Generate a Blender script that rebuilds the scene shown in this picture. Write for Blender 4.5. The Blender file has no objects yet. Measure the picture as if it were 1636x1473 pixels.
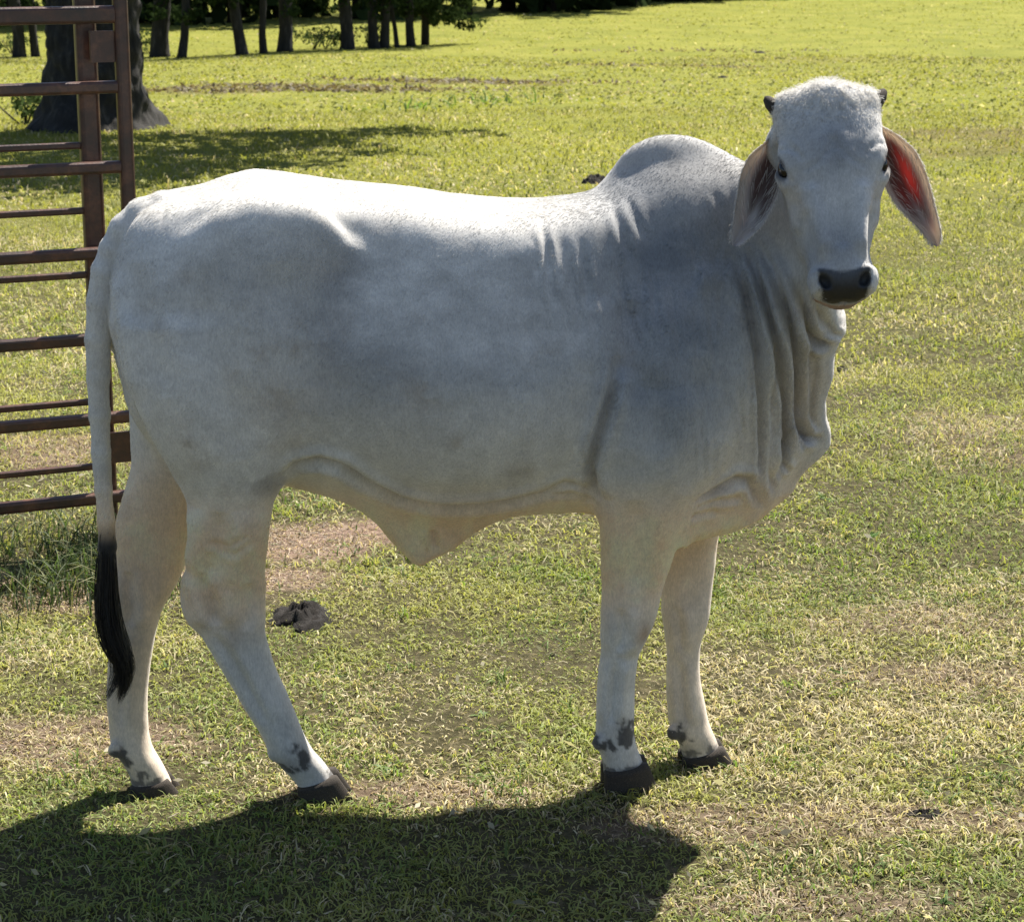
import bpy, math, random
import numpy as np
from mathutils import Vector, Matrix

random.seed(5)
rng = np.random.default_rng(11)
PI = math.pi
scene = bpy.context.scene
COL = scene.collection

# ------------------------------------------------------------------ camera
F, CX, CY = 3500.0, 818.0, 736.5          # focal length and centre in photo pixels (1636 wide)
CAM_H, PITCH = 1.9, math.radians(14.2)
cam_data = bpy.data.cameras.new('camera')
cam_data.sensor_width = 36.0
cam_data.lens = 36.0 * F / 1636.0
cam_data.clip_start, cam_data.clip_end = 0.1, 2000.0
cam = bpy.data.objects.new('camera', cam_data)
cam.location = (0, 0, CAM_H)
cam.rotation_euler = (PI / 2 - PITCH, 0, 0)
COL.objects.link(cam)
scene.camera = cam
cam_data.dof.use_dof = True
cam_data.dof.focus_distance = 4.7
cam_data.dof.aperture_fstop = 16.0

# ------------------------------------------------------------------ light
SUN_EL, SUN_AZ = math.radians(55.5), math.radians(35.0)     # azimuth from +Y towards +X
SUN = Vector((math.sin(SUN_AZ) * math.cos(SUN_EL), math.cos(SUN_AZ) * math.cos(SUN_EL), math.sin(SUN_EL)))
world = bpy.data.worlds.new('World')
scene.world = world
world.use_nodes = True
wn = world.node_tree
wn.nodes.clear()
sky = wn.nodes.new('ShaderNodeTexSky')
sky.sky_type = 'NISHITA'
sky.sun_disc = False
sky.sun_elevation = SUN_EL
sky.sun_rotation = SUN_AZ
bg = wn.nodes.new('ShaderNodeBackground')
bg.inputs['Strength'].default_value = 0.06
wo = wn.nodes.new('ShaderNodeOutputWorld')
wn.links.new(sky.outputs[0], bg.inputs[0])
wn.links.new(bg.outputs[0], wo.inputs[0])
sun_data = bpy.data.lights.new('sun', 'SUN')
sun_data.energy = 5.0
sun_data.angle = math.radians(0.5)
sun_data.color = (1.0, 0.94, 0.84)
sun = bpy.data.objects.new('sun', sun_data)
sun.rotation_euler = SUN.to_track_quat('Z', 'Y').to_euler()
sun.location = (6, 9, 20)
COL.objects.link(sun)
scene.view_settings.view_transform = 'Standard'
scene.view_settings.look = 'None'
scene.view_settings.gamma = 1.0
scene.view_settings.use_curve_mapping = False
scene.view_settings.exposure = 1.32
scene.cycles.max_bounces = 8
scene.cycles.transparent_max_bounces = 8

# ------------------------------------------------------------------ helpers
CAM = np.array([0, 0, CAM_H])
FWD = np.array([0, math.cos(PITCH), -math.sin(PITCH)])
UP = np.array([0, math.sin(PITCH), math.cos(PITCH)])
RIGHT = np.array([1.0, 0, 0])
TH = math.radians(6.5)                     # the heifer stands turned a little away
ORG = np.array([0, 4.59, 0.0])
AX = np.array([math.cos(TH), math.sin(TH), 0])
LAT = np.array([-math.sin(TH), math.cos(TH), 0])


def ray(px, py):
    return F * FWD + (px - CX) * RIGHT + (CY - py) * UP


def at(px, py, Y):
    d = ray(px, py)
    s = Y / d[1]
    return CAM + s * d


def T(px, py, c):
    """where the sight line meets the upright plane c metres to the side of the animal's middle"""
    d = ray(px, py)
    s = (c - (CAM - ORG) @ LAT) / (d @ LAT)
    p = CAM + s * d
    return (p - ORG) @ AX, p[2]


def to_local(p):
    q = np.asarray(p) - ORG
    return np.array([q @ AX, q @ LAT, q[2]])


BUMPS = []


def zg(x, y):
    """ground height"""
    x = np.asarray(x, float)
    y = np.asarray(y, float)
    t = np.clip((y - 8.0) / 47.0, 0, 1)
    z = -1.69 * (t * 0.85 + 0.15 * t * t * (3 - 2 * t))
    far = np.clip((y - 7) / 6, 0, 1)
    z = z + far * 0.05 * np.sin(x * 0.55 + 0.7) * np.sin(y * 0.42 + 1.1)
    z = z + 0.008 * np.sin(x * 3.1 + 1.3 * np.sin(y * 1.7)) * np.sin(y * 2.7 + 0.5)
    for (bx, by, bz, r) in BUMPS:
        w = np.exp(-((x - bx) ** 2 + (y - by) ** 2) / (r * r))
        z = z * (1 - w) + bz * w
    return z


def ground_at(px, py):
    d = ray(px, py)
    lo, hi = 2.0, 140.0
    for _ in range(50):
        m = 0.5 * (lo + hi)
        p = CAM + d * (m / d[1])
        if p[2] > zg(p[0], p[1]):
            lo = m
        else:
            hi = m
    return CAM + d * (lo / d[1])


def smooth_noise(seed, n=64):
    r = np.random.default_rng(seed)
    g = r.random((n, n))

    def f(x, y, s):
        u = np.asarray(x) * s
        v = np.asarray(y) * s
        i = np.floor(u).astype(int)
        j = np.floor(v).astype(int)
        a = u - i
        b = v - j
        a = a * a * (3 - 2 * a)
        b = b * b * (3 - 2 * b)
        i0, i1, j0, j1 = i % n, (i + 1) % n, j % n, (j + 1) % n
        return (g[i0, j0] * (1 - a) + g[i1, j0] * a) * (1 - b) + (g[i0, j1] * (1 - a) + g[i1, j1] * a) * b
    return f


N1, N2, N3 = smooth_noise(1), smooth_noise(2), smooth_noise(3)


def fbm(nf, x, y, s):
    return (nf(x, y, s) * 0.5 + nf(x + 9.1, y + 3.3, s * 2.1) * 0.3 + nf(x + 4.7, y + 8.2, s * 4.3) * 0.2)


def sstep(a, b, x):
    t = np.clip((np.asarray(x, float) - a) / (b - a), 0, 1)
    return t * t * (3 - 2 * t)


def mesh_from(name, verts, faces=None, quads=None, tris=None, mat=None, parent=None, smooth=False, loc=None):
    me = bpy.data.meshes.new(name)
    verts = np.asarray(verts, np.float32)
    if faces is not None:
        me.from_pydata([tuple(map(float, v)) for v in verts], [], faces)
    else:
        me.vertices.add(len(verts))
        me.vertices.foreach_set('co', verts.ravel())
        loops, starts, n = [], [], 0
        if quads is not None and len(quads):
            q = np.asarray(quads, np.int32)
            loops.append(q.ravel())
            starts.append(np.arange(len(q)) * 4)
            n = len(q) * 4
        if tris is not None and len(tris):
            t = np.asarray(tris, np.int32)
            loops.append(t.ravel())
            starts.append(n + np.arange(len(t)) * 3)
        lp = np.concatenate(loops)
        st = np.concatenate(starts).astype(np.int32)
        me.loops.add(len(lp))
        me.loops.foreach_set('vertex_index', lp)
        me.polygons.add(len(st))
        me.polygons.foreach_set('loop_start', st)
        me.update(calc_edges=True)
    me.validate()
    if smooth:
        me.polygons.foreach_set('use_smooth', np.ones(len(me.polygons), bool))
    if mat:
        me.materials.append(mat)
    o = bpy.data.objects.new(name, me)
    COL.objects.link(o)
    if parent:
        o.parent = parent
    if loc is not None:
        o.location = loc
    return o


def vcol(o, name, rgb):
    a = o.data.attributes.new(name, 'FLOAT_COLOR', 'POINT')
    c = np.ones((len(o.data.vertices), 4), np.float32)
    c[:, :3] = rgb
    a.data.foreach_set('color', c.ravel())


def tag(o, label=None, cat=None, group=None, kind=None):
    if label:
        o['label'] = label
    if cat:
        o['category'] = cat
    if group:
        o['group'] = group
    if kind:
        o['kind'] = kind
    return o


def empty(name, loc, rz=0.0):
    o = bpy.data.objects.new(name, None)
    o.empty_display_size = 0.2
    COL.objects.link(o)
    o.location = loc
    o.rotation_euler = (0, 0, rz)
    return o


def new_mat(name):
    m = bpy.data.materials.new(name)
    m.use_nodes = True
    nt = m.node_tree
    return m, nt, nt.nodes['Principled BSDF'], nt.nodes['Material Output']


def nd(nt, kind, **kw):
    n = nt.nodes.new(kind)
    for k, v in kw.items():
        if k in n.inputs.keys():
            n.inputs[k].default_value = v
        else:
            setattr(n, k, v)
    return n


def ramp(nt, stops, fac=None):
    r = nt.nodes.new('ShaderNodeValToRGB')
    els = r.color_ramp.elements
    while len(els) < len(stops):
        els.new(0.5)
    for e, (p, c) in zip(els, stops):
        e.position = p
        e.color = (*c, 1) if len(c) == 3 else c
    if fac is not None:
        nt.links.new(fac, r.inputs[0])
    return r


def tube(pts, radii, n=8, caps=True):
    """tapered tube along a path -> verts, quads, tris"""
    pts = [np.asarray(p, float) for p in pts]
    V, Q, Tr = [], [], []
    prev = None
    for i, p in enumerate(pts):
        d = pts[min(i + 1, len(pts) - 1)] - pts[max(i - 1, 0)]
        d = d / (np.linalg.norm(d) + 1e-9)
        if prev is None:
            a = np.array([0, 0, 1.0]) if abs(d[2]) < 0.9 else np.array([1.0, 0, 0])
            u = np.cross(d, a)
        else:
            u = prev - d * (prev @ d)
        u /= np.linalg.norm(u) + 1e-9
        prev = u
        w = np.cross(d, u)
        r = radii[i]
        for k in range(n):
            an = 2 * PI * k / n
            V.append(p + r * (math.cos(an) * u + math.sin(an) * w))
    for i in range(len(pts) - 1):
        for k in range(n):
            Q.append((i * n + k, i * n + (k + 1) % n, (i + 1) * n + (k + 1) % n, (i + 1) * n + k))
    if caps:
        a = len(V)
        V.append(pts[0])
        V.append(pts[-1])
        m = (len(pts) - 1) * n
        for k in range(n):
            Tr.append((a, (k + 1) % n, k))
            Tr.append((a + 1, m + k, m + (k + 1) % n))
    return V, Q, Tr


def join_parts(parts):
    V, Q, Tr, n = [], [], [], 0
    for v, q, t in parts:
        V.append(np.asarray(v, float).reshape(-1, 3))
        if len(q):
            Q.append(np.asarray(q) + n)
        if len(t):
            Tr.append(np.asarray(t) + n)
        n += len(v)
    return np.concatenate(V), (np.concatenate(Q) if Q else []), (np.concatenate(Tr) if Tr else [])


# hoof prints of the stance: the ground gives way or rises a little under each foot
HOOVES = {
    'near_front': (1003, 1254, -0.078), 'far_front': (1122, 1222, 0.062),
    'near_hind': (500, 1268, -0.062), 'far_hind': (246, 1265, 0.055)}
for k_, (px_, py_, c_) in HOOVES.items():
    x_, z_ = T(px_, py_, c_)
    w_ = ORG + AX * x_ + LAT * c_
    BUMPS.append((w_[0], w_[1], z_, 0.10))
    print('hoof', k_, round(x_, 3), round(z_, 3))

# ================================================================== SETTING
#@GROUND
m_soil, nt, bs, out = new_mat('pasture_soil')
tc = nd(nt, 'ShaderNodeNewGeometry')
n1 = nd(nt, 'ShaderNodeTexNoise', Scale=0.9, Detail=6.0, Roughness=0.6)
n2 = nd(nt, 'ShaderNodeTexNoise', Scale=26.0, Detail=8.0, Roughness=0.75)
n3 = nd(nt, 'ShaderNodeTexNoise', Scale=160.0, Detail=4.0, Roughness=0.7)
for n in (n1, n2, n3):
    nt.links.new(tc.outputs['Position'], n.inputs['Vector'])
att = nd(nt, 'ShaderNodeAttribute', attribute_name='dirt')
rs = ramp(nt, [(0.28, (0.03, 0.027, 0.014)), (0.52, (0.09, 0.08, 0.04)), (0.75, (0.24, 0.20, 0.12))], n2.outputs[0])
rd = ramp(nt, [(0.3, (0.13, 0.085, 0.06)), (0.55, (0.30, 0.21, 0.16)), (0.75, (0.48, 0.38, 0.31))], n2.outputs[0])
rf = ramp(nt, [(0.3, (0.145, 0.16, 0.03)), (0.55, (0.20, 0.205, 0.04)), (0.8, (0.25, 0.24, 0.06))], n1.outputs[0])
sp = nd(nt, 'ShaderNodeSeparateXYZ')
nt.links.new(tc.outputs['Position'], sp.inputs[0])
mr = nd(nt, 'ShaderNodeMapRange')
mr.inputs[1].default_value, mr.inputs[2].default_value = 9.0, 22.0
nt.links.new(sp.outputs[1], mr.inputs[0])
mx1 = nd(nt, 'ShaderNodeMix', data_type='RGBA')
nt.links.new(mr.outputs[0], mx1.inputs[0])
nt.links.new(rs.outputs[0], mx1.inputs[6])
nt.links.new(rf.outputs[0], mx1.inputs[7])
rd2 = ramp(nt, [(0.3, (0.05, 0.04, 0.02)), (0.55, (0.14, 0.11, 0.05)), (0.75, (0.26, 0.21, 0.10))], n2.outputs[0])
mx3 = nd(nt, 'ShaderNodeMix', data_type='RGBA')
nt.links.new(mr.outputs[0], mx3.inputs[0])
nt.links.new(rd.outputs[0], mx3.inputs[6])
nt.links.new(rd2.outputs[0], mx3.inputs[7])
mx2 = nd(nt, 'ShaderNodeMix', data_type='RGBA')
nt.links.new(att.outputs['Fac'], mx2.inputs[0])
nt.links.new(mx1.outputs[2], mx2.inputs[6])
nt.links.new(mx3.outputs[2], mx2.inputs[7])
nt.links.new(mx2.outputs[2], bs.inputs['Base Color'])
bs.inputs['Roughness'].default_value = 1.0
bs.inputs['Specular IOR Level'].default_value = 0.1
bp = nd(nt, 'ShaderNodeBump', Strength=0.8, Distance=0.02)
ad = nd(nt, 'ShaderNodeMath', operation='ADD')
nt.links.new(n2.outputs[0], ad.inputs[0])
nt.links.new(n3.outputs[0], ad.inputs[1])
nt.links.new(ad.outputs[0], bp.inputs['Height'])
nt.links.new(bp.outputs[0], bs.inputs['Normal'])


# bare earth patches: (x, y, rx, ry, strength) found on the ground of the photograph
PATCH = []
for (px, py, rx, ry, s) in [(500, 862, 0.27, 0.24, 1.0), (450, 925, 0.14, 0.12, 0.8), (60, 950, 0.6, 0.16, 0.9), (250, 925, 0.3, 0.14, 0.8),
                            (80, 1190, 0.35, 0.14, 0.55), (1580, 690, 0.35, 0.5, 0.25), (1480, 985, 0.4, 0.16, 0.4),
                            (1560, 1085, 0.4, 0.15, 0.35), (690, 1268, 0.35, 0.07, 0.5), (1230, 1440, 0.3, 0.08, 0.4),
                            (1090, 1320, 0.25, 0.09, 0.4), (1590, 215, 1.6, 1.6, 0.75), (1560, 240, 1.2, 0.9, 0.6),
                            (1440, 1310, 0.3, 0.08, 0.4), (480, 140, 2.6, 1.3, 0.9), (700, 132, 2.2, 0.9, 0.75), (330, 145, 1.5, 1.0, 0.7),
                            (1060, 105, 2.5, 1.5, 0.5), (1250, 95, 3.0, 1.6, 0.4), (130, 720, 0.5, 0.25, 0.6)]:
    g_ = ground_at(px, py)
    PATCH.append((g_[0], g_[1], rx, ry, s))


def dirt(x, y):
    d = np.zeros(np.shape(x))
    wob = (fbm(N2, x, y, 3.0) - 0.5)
    for (cx, cy, rx, ry, s) in PATCH:
        q = np.sqrt(((x - cx) / rx) ** 2 + ((y - cy) / ry) ** 2) + wob * 1.6
        d = np.maximum(d, s * (1 - sstep(0.55, 1.25, q)))
    return d


def grid_axis(stops):
    a = []
    for (s, e, st) in stops:
        a.append(np.arange(s, e, st))
    a.append([stops[-1][1]])
    return np.concatenate(a)


gx = grid_axis([(-400, -60, 20), (-60, -12, 2), (-12, -3, .4), (-3, 3, .04), (3, 12, .4), (12, 60, 2), (60, 400, 20)])
gy = grid_axis([(-60, 0, 6), (0, 3, .3), (3, 8, .04), (8, 14, .15), (14, 40, .5), (40, 100, 2), (100, 700, 30)])
GX, GY = np.meshgrid(gx, gy, indexing='ij')
GZ = zg(GX, GY) + np.where((GY < 14), 0.014 * (fbm(N1, GX, GY, 6.0) - 0.5), 0)
nx, ny = len(gx), len(gy)
idx = np.arange(nx * ny).reshape(nx, ny)
qd = np.stack([idx[:-1, :-1], idx[1:, :-1], idx[1:, 1:], idx[:-1, 1:]], -1).reshape(-1, 4)
ground = mesh_from('ground', np.stack([GX, GY, GZ], -1).reshape(-1, 3), quads=qd, mat=m_soil, smooth=True)
tag(ground, kind='structure')
da = ground.data.attributes.new('dirt', 'FLOAT', 'POINT')
da.data.foreach_set('value', dirt(GX.ravel(), GY.ravel()).astype(np.float32))

#@GRASS
m_grass, nt, bs, out = new_mat('grass_blade')
nt.nodes.remove(bs)
ga = nd(nt, 'ShaderNodeAttribute', attribute_name='tint')
df = nd(nt, 'ShaderNodeBsdfDiffuse')
tr = nd(nt, 'ShaderNodeBsdfTranslucent')
gl = nd(nt, 'ShaderNodeBsdfGlossy', Roughness=0.6)
gl.inputs[0].default_value = (0.9, 0.9, 0.8, 1)
hs = nd(nt, 'ShaderNodeMix', data_type='RGBA', blend_type='MULTIPLY')
hs.inputs[0].default_value = 1.0
hs.inputs[7].default_value = (1.08, 1.1, 0.66, 1)
nt.links.new(ga.outputs['Color'], df.inputs[0])
nt.links.new(ga.outputs['Color'], hs.inputs[6])
nt.links.new(hs.outputs[2], tr.inputs[0])
ms = nd(nt, 'ShaderNodeMixShader')
ms.inputs[0].default_value = 0.5
nt.links.new(df.outputs[0], ms.inputs[1])
nt.links.new(tr.outputs[0], ms.inputs[2])
ms2 = nd(nt, 'ShaderNodeMixShader')
ms2.inputs[0].default_value = 0.03
nt.links.new(ms.outputs[0], ms2.inputs[1])
nt.links.new(gl.outputs[0], ms2.inputs[2])
nt.links.new(ms2.outputs[0], out.inputs[0])

C_GREEN = np.array([0.16, 0.225, 0.05])
C_LIME = np.array([0.33, 0.335, 0.10])
C_STRAW = np.array([0.60, 0.53, 0.34])
C_DRY = np.array([0.33, 0.26, 0.15])


def grass_tint(x, y, far):
    n = len(x)
    green = fbm(N1, x, y, 1.3)
    straw = fbm(N3, x + 5, y + 2, 1.0) * 0.6 + fbm(N2, x, y, 6.0) * 0.4
    d = dirt(x, y)
    r = rng.random(n)
    ps = np.clip(0.15 + 3.2 * (straw - 0.46) + 0.5 * d, 0.04, 0.92) * (1 - 0.75 * far)
    pg = np.clip(0.34 + 4.5 * (green - 0.5), 0.03, 1.0)
    c = C_LIME + (C_GREEN - C_LIME) * (pg * rng.random(n) * 1.3).clip(0, 1)[:, None]
    is_s = (r < ps)
    k = rng.random(n)[:, None]
    c = np.where(is_s[:, None], C_STRAW * k + C_DRY * (1 - k) + 0.12 * (rng.random((n, 1)) > 0.85) * (1 - np.asarray(far)[:, None]), c)
    c = c * (1 - .75 * d[:, None]) + ((np.array([.44, .33, .25]) * (1 - np.asarray(far)[:, None]) + np.array([.2, .16, .07]) * np.asarray(far)[:, None]) * (.35 + .9 * k)) * .75 * d[:, None]
    cf = np.array([0.24, 0.232, 0.040]) * (0.75 + 0.5 * rng.random((n, 1)))
    fa = np.asarray(far)[:, None] * (~is_s)[:, None] * 0.75
    c = c * (1 - fa) + cf * fa
    vr = .4 - .26 * np.asarray(far)[:, None]
    return c * (1 - vr / 2 + vr * rng.random((n, 1))) * (.80 + .4 * fbm(N1, x + 20, y, .45))[:, None]


def blades(x, y, length, width, lean, tint, seg=2, curl=1.1, z0=None):
    """curved blades as one vertex / face set"""
    n = len(x)
    az = rng.random(n) * 2 * PI
    z = zg(x, y) - 0.004 if z0 is None else z0
    P = np.stack([x, y, z], -1)
    dirh = np.stack([np.cos(az), np.sin(az), np.zeros(n)], -1)
    side = np.stack([-np.sin(az), np.cos(az), np.zeros(n)], -1)
    tw = (rng.random(n) - 0.5) * 1.6
    side = side * np.cos(tw)[:, None] + np.array([0, 0, 1.0]) * np.sin(tw)[:, None]
    bend = (rng.random(n) - 0.5) * 1.4
    V = []
    p = P.copy()
    ang = lean.copy()
    for s in range(seg + 1):
        t = s / seg
        w = width * (1 - t * 0.85 if s < seg else 0)
        if s < seg:
            V.append(p - side * w[:, None] / 2)
            V.append(p + side * w[:, None] / 2)
        else:
            V.append(p.copy())
        st = (length / seg)[:, None]
        hd = dirh * np.cos(bend * t)[:, None] + side * np.array([1, 1, 0]) * np.sin(bend * t)[:, None]
        p = p + st * (hd * np.sin(ang)[:, None] + np.array([0, 0, 1.0]) * np.cos(ang)[:, None])
        ang = ang + curl * (0.5 + rng.random(n))
    nv = 2 * seg + 1
    V = np.stack(V, 1).reshape(-1, 3)
    b = (np.arange(n) * nv)[:, None]
    Q = []
    for s in range(seg - 1):
        Q.append(b + np.array([[2 * s, 2 * s + 1, 2 * s + 3, 2 * s + 2]]))
    Q = np.concatenate(Q) if Q else np.zeros((0, 4), int)
    Tt = b + np.array([[2 * seg - 2, 2 * seg - 1, 2 * seg]])
    return V, Q, Tt, np.repeat(tint, nv, 0)


def scatter(y0, y1, n, marg=1.25, pw=1.0):
    u = rng.random(n * 2)
    y = np.sqrt(y0 ** 2 + (y1 ** 2 - y0 ** 2) * u ** pw)
    x = (rng.random(n * 2) - 0.5) * (0.486 * y * marg + 0.9)
    keep = rng.random(n * 2) > dirt(x, y) * 0.45
    dens = fbm(N2, x + 3, y, 2.2)
    keep &= rng.random(n * 2) < np.clip(0.10 + 1.9 * dens, .2, 1)
    return x[keep][:n], y[keep][:n]


GR = []
#            y0    y1    count   len          width        seg
for (y0, y1, n, l0, l1, w0, w1, seg, fr) in [(3.5, 6.2, 150000, .02, .06, .0025, .0054, 3, 0.0),
                                            (6.2, 9.5, 100000, .025, .065, .0038, .0072, 2, 0.25),
                                            (9.5, 16, 85000, .03, .075, .006, .011, 2, 0.55),
                                            (16, 30, 72000, .04, .085, .012, .026, 2, 0.9),
                                            (30, 55, 45000, .035, .07, .03, .075, 2, 1.0), (50, 110, 36000, .03, .055, .05, .14, 2, 1.0)]:
    x, y = scatter(y0, y1, n)
    n = len(x)
    L = l0 + (l1 - l0) * rng.random(n) ** 1.5
    L *= np.clip(0.15 + 1.9 * fbm(N1, x, y, 1.7), .45, 1.6)
    W = w0 + (w1 - w0) * rng.random(n)
    lean = (0.3 + 1.15 * rng.random(n)) if y0 < 9 else (0.15 + 1.15 * rng.random(n))
    far = np.clip(np.full(n, fr) + (y - 0.5 * (y0 + y1)) / (y1 - y0) * 0.25, 0, 1)
    GR.append(blades(x, y, L, W, lean, grass_tint(x, y, far), seg))


n = 56000
y = np.sqrt(3.5 ** 2 + (8.5 ** 2 - 3.5 ** 2) * rng.random(n))
x = (rng.random(n) - 0.5) * (0.486 * y * 1.25 + 0.5)
GR.append(blades(x, y, .015 + .035 * rng.random(n), .002 + .0025 * rng.random(n), 1.05 + .45 * rng.random(n),
                 (np.array([.42, .36, .21]) * (.25 + .8 * rng.random((n, 1)))) * (1 - .3 * (rng.random((n, 1)) > .6) * np.array([1, .4, 1])), 2, .5))


def merge_blades(lst):
    V, Q, Tt, C, n = [], [], [], [], 0
    for v, q, t, c in lst:
        V.append(v)
        Q.append(q + n)
        Tt.append(t + n)
        C.append(c)
        n += len(v)
    return np.concatenate(V), np.concatenate(Q), np.concatenate(Tt), np.concatenate(C)


V, Q, Tt, C = merge_blades(GR)
gr = mesh_from('grass', V, quads=Q, tris=Tt, mat=m_grass)
vcol(gr, 'tint', C)
tag(gr, kind='stuff')
print('grass tris', len(Q) * 2 + len(Tt))

#@COW
# ================================================================== THE HEIFER
H_VOX = 0.005
LO = np.array([-1.0, -0.58, -0.02])
HI = np.array([0.84, 0.34, 1.66])
NG = np.ceil((HI - LO) / H_VOX).astype(int) + 1
D = np.full(NG, 1.0, np.float32)
AXES = [(LO[i] + np.arange(NG[i]) * H_VOX).astype(np.float32) for i in range(3)]


def sub(lo, hi):
    sl = []
    for i in range(3):
        a = int(np.clip(math.floor((lo[i] - LO[i]) / H_VOX), 0, NG[i] - 1))
        b = int(np.clip(math.ceil((hi[i] - LO[i]) / H_VOX) + 1, a + 1, NG[i]))
        sl.append(slice(a, b))
    X = AXES[0][sl[0]][:, None, None]
    Y = AXES[1][sl[1]][None, :, None]
    Z = AXES[2][sl[2]][None, None, :]
    return tuple(sl), X, Y, Z


def smin(a, b, k):
    h = np.maximum(k - np.abs(a - b), 0) / k
    return np.minimum(a, b) - h * h * k * 0.25


def union(sl, d, k):
    D[sl] = smin(D[sl], d.astype(np.float32), k)


def carve(sl, d, k):
    D[sl] = -smin(-D[sl], d.astype(np.float32), k)


def smooth1(a, n):
    for _ in range(n):
        b = a.copy()
        b[1:-1] = 0.25 * a[:-2] + 0.5 * a[1:-1] + 0.25 * a[2:]
        a = b
    return a


def dense(keys, vals, n=300, sm=60):
    keys = np.asarray(keys, float)
    vals = np.asarray(vals, float)
    o = np.argsort(keys)
    keys, vals = keys[o], vals[o]
    g = np.linspace(keys[0], keys[-1], n)
    return g, smooth1(np.interp(g, keys, vals), sm)


PHI = np.linspace(-PI / 2, PI / 2, 181)


def profile(up, dn):
    """half outline (height fraction, width fraction) -> polar radius table"""
    pts = dn[::-1] + up
    u = np.array([p[0] for p in pts])
    w = np.array([p[1] for p in pts])
    uu = np.linspace(-1, 1, 2001)
    ph = np.arctan2(u, w)
    rr = np.hypot(u, w)
    o = np.argsort(ph)
    R = np.interp(PHI, ph[o], rr[o])
    return smooth1(R, 30)


UP_BACK = [(0, 1), (.3, .885), (.5, .79), (.7, .69), (.87, .60), (.93, .50), (.97, .36), (1, 0)]
UP_RUMP = [(0, 1), (.3, .95), (.5, .885), (.7, .80), (.85, .70), (.92, .52), (.97, .32), (1, 0)]
DN_BELLY = [(-.25, .98), (-.5, .86), (-.7, .67), (-.85, .46), (-.95, .26), (-1, 0)]
DN_CHEST = [(-.25, .97), (-.5, .85), (-.7, .66), (-.85, .48), (-.95, .3), (-1, 0)]
UP_CHEST = [(0, 1), (.3, .83), (.5, .71), (.7, .59), (.87, .48), (.94, .37), (.975, .24), (1, 0)]
P_BACK, P_RUMP, P_CHEST = profile(UP_BACK, DN_BELLY), profile(UP_RUMP, DN_BELLY), profile(UP_CHEST, DN_CHEST)


def loft_x(st, k, prof, sm=40, first=False):
    """st rows: px, py top, py bottom, half width, y centre. prof: (x where, table) pairs"""
    xs, zt, zb, hw, yc = [], [], [], [], []
    for (px, a, b, w, c) in st:
        x1, z1 = T(px, a, c)
        x2, z2 = T(px, b, c)
        xs.append(0.5 * (x1 + x2))
        zt.append(z1)
        zb.append(z2)
        hw.append(w)
        yc.append(c)
    g, ZT = dense(xs, zt, sm=sm)
    _, ZB = dense(xs, zb, sm=sm)
    _, HW = dense(xs, hw, sm=sm)
    _, YC = dense(xs, yc, sm=sm)
    m = k + 0.03
    sl, X, Y, Z = sub((g[0] - m, (YC - HW).min() - m, ZB.min() - m), (g[-1] + m, (YC + HW).max() + m, ZT.max() + m))
    xc = np.clip(X, g[0], g[-1])
    f = lambda A: np.interp(xc.ravel(), g, A).reshape(xc.shape)
    zt, zb, hw, yc = f(ZT), f(ZB), f(HW), f(YC)
    zc, hz = 0.5 * (zt + zb), 0.5 * (zt - zb)
    yn, zn = (Y - yc) / hw, (Z - zc) / hz
    rn = np.sqrt(yn * yn + zn * zn) + 1e-5
    ph = np.arctan2(zn, np.abs(yn))
    if len(prof) == 1:
        R = np.interp(ph, PHI, prof[0][1])
    else:
        px_ = [p[0] for p in prof]
        tabs = np.array([p[1] for p in prof])
        wx = np.array([np.interp(xc.ravel(), px_, np.eye(len(prof))[i]) for i in range(len(prof))])
        R = 0
        for i in range(len(prof)):
            R = R + wx[i][:, None, None] * np.interp(ph, PHI, tabs[i])
    r = np.sqrt((Y - yc) ** 2 + (Z - zc) ** 2)
    d = r * (1 - R / rn)
    # shallow surfaces of the long axis: keep a sane distance near the ends
    dx = np.abs(X - xc)
    d = np.where(dx > 0, np.sqrt(np.maximum(d, 0) ** 2 + dx * dx) + np.maximum(np.minimum(d, 0), -.025), d)
    union(sl, d, k)


def loft_z(st, k, p=2.2, sm=10, n=240):
    """st rows: py, px back, px front, half width, y centre"""
    zs, xb, xf, hw, yc = [], [], [], [], []
    for (py, a, b, w, c) in st:
        x1, z1 = T(a, py, c)
        x2, z2 = T(b, py, c)
        zs.append(0.5 * (z1 + z2))
        xb.append(x1)
        xf.append(x2)
        hw.append(w)
        yc.append(c)
    g, XB = dense(zs, xb, n, sm)
    _, XF = dense(zs, xf, n, sm)
    _, HW = dense(zs, hw, n, sm)
    _, YC = dense(zs, yc, n, sm)
    m = k + 0.03
    sl, X, Y, Z = sub((XB.min() - m, (YC - HW).min() - m, g[0] - m), (XF.max() + m, (YC + HW).max() + m, g[-1] + m))
    zc = np.clip(Z, g[0], g[-1])
    f = lambda A: np.interp(zc.ravel(), g, A).reshape(zc.shape)
    xb, xf, hw, yc = f(XB), f(XF), f(HW), f(YC)
    xc, hx = 0.5 * (xb + xf), 0.5 * (xf - xb)
    rn = (np.abs((X - xc) / hx) ** p + np.abs((Y - yc) / hw) ** p) ** (1 / p) + 1e-5
    r = np.sqrt((X - xc) ** 2 + (Y - yc) ** 2)
    d = r * (1 - 1 / rn)
    d = np.maximum(d, -0.05)
    dz = np.abs(Z - zc)
    d = np.where(dz > 0, np.sqrt(np.maximum(d, 0) ** 2 + dz * dz) + np.where(dz > 0.0, np.minimum(d, 0) * 0.0, 0), d)
    union(sl, d, k)


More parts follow.
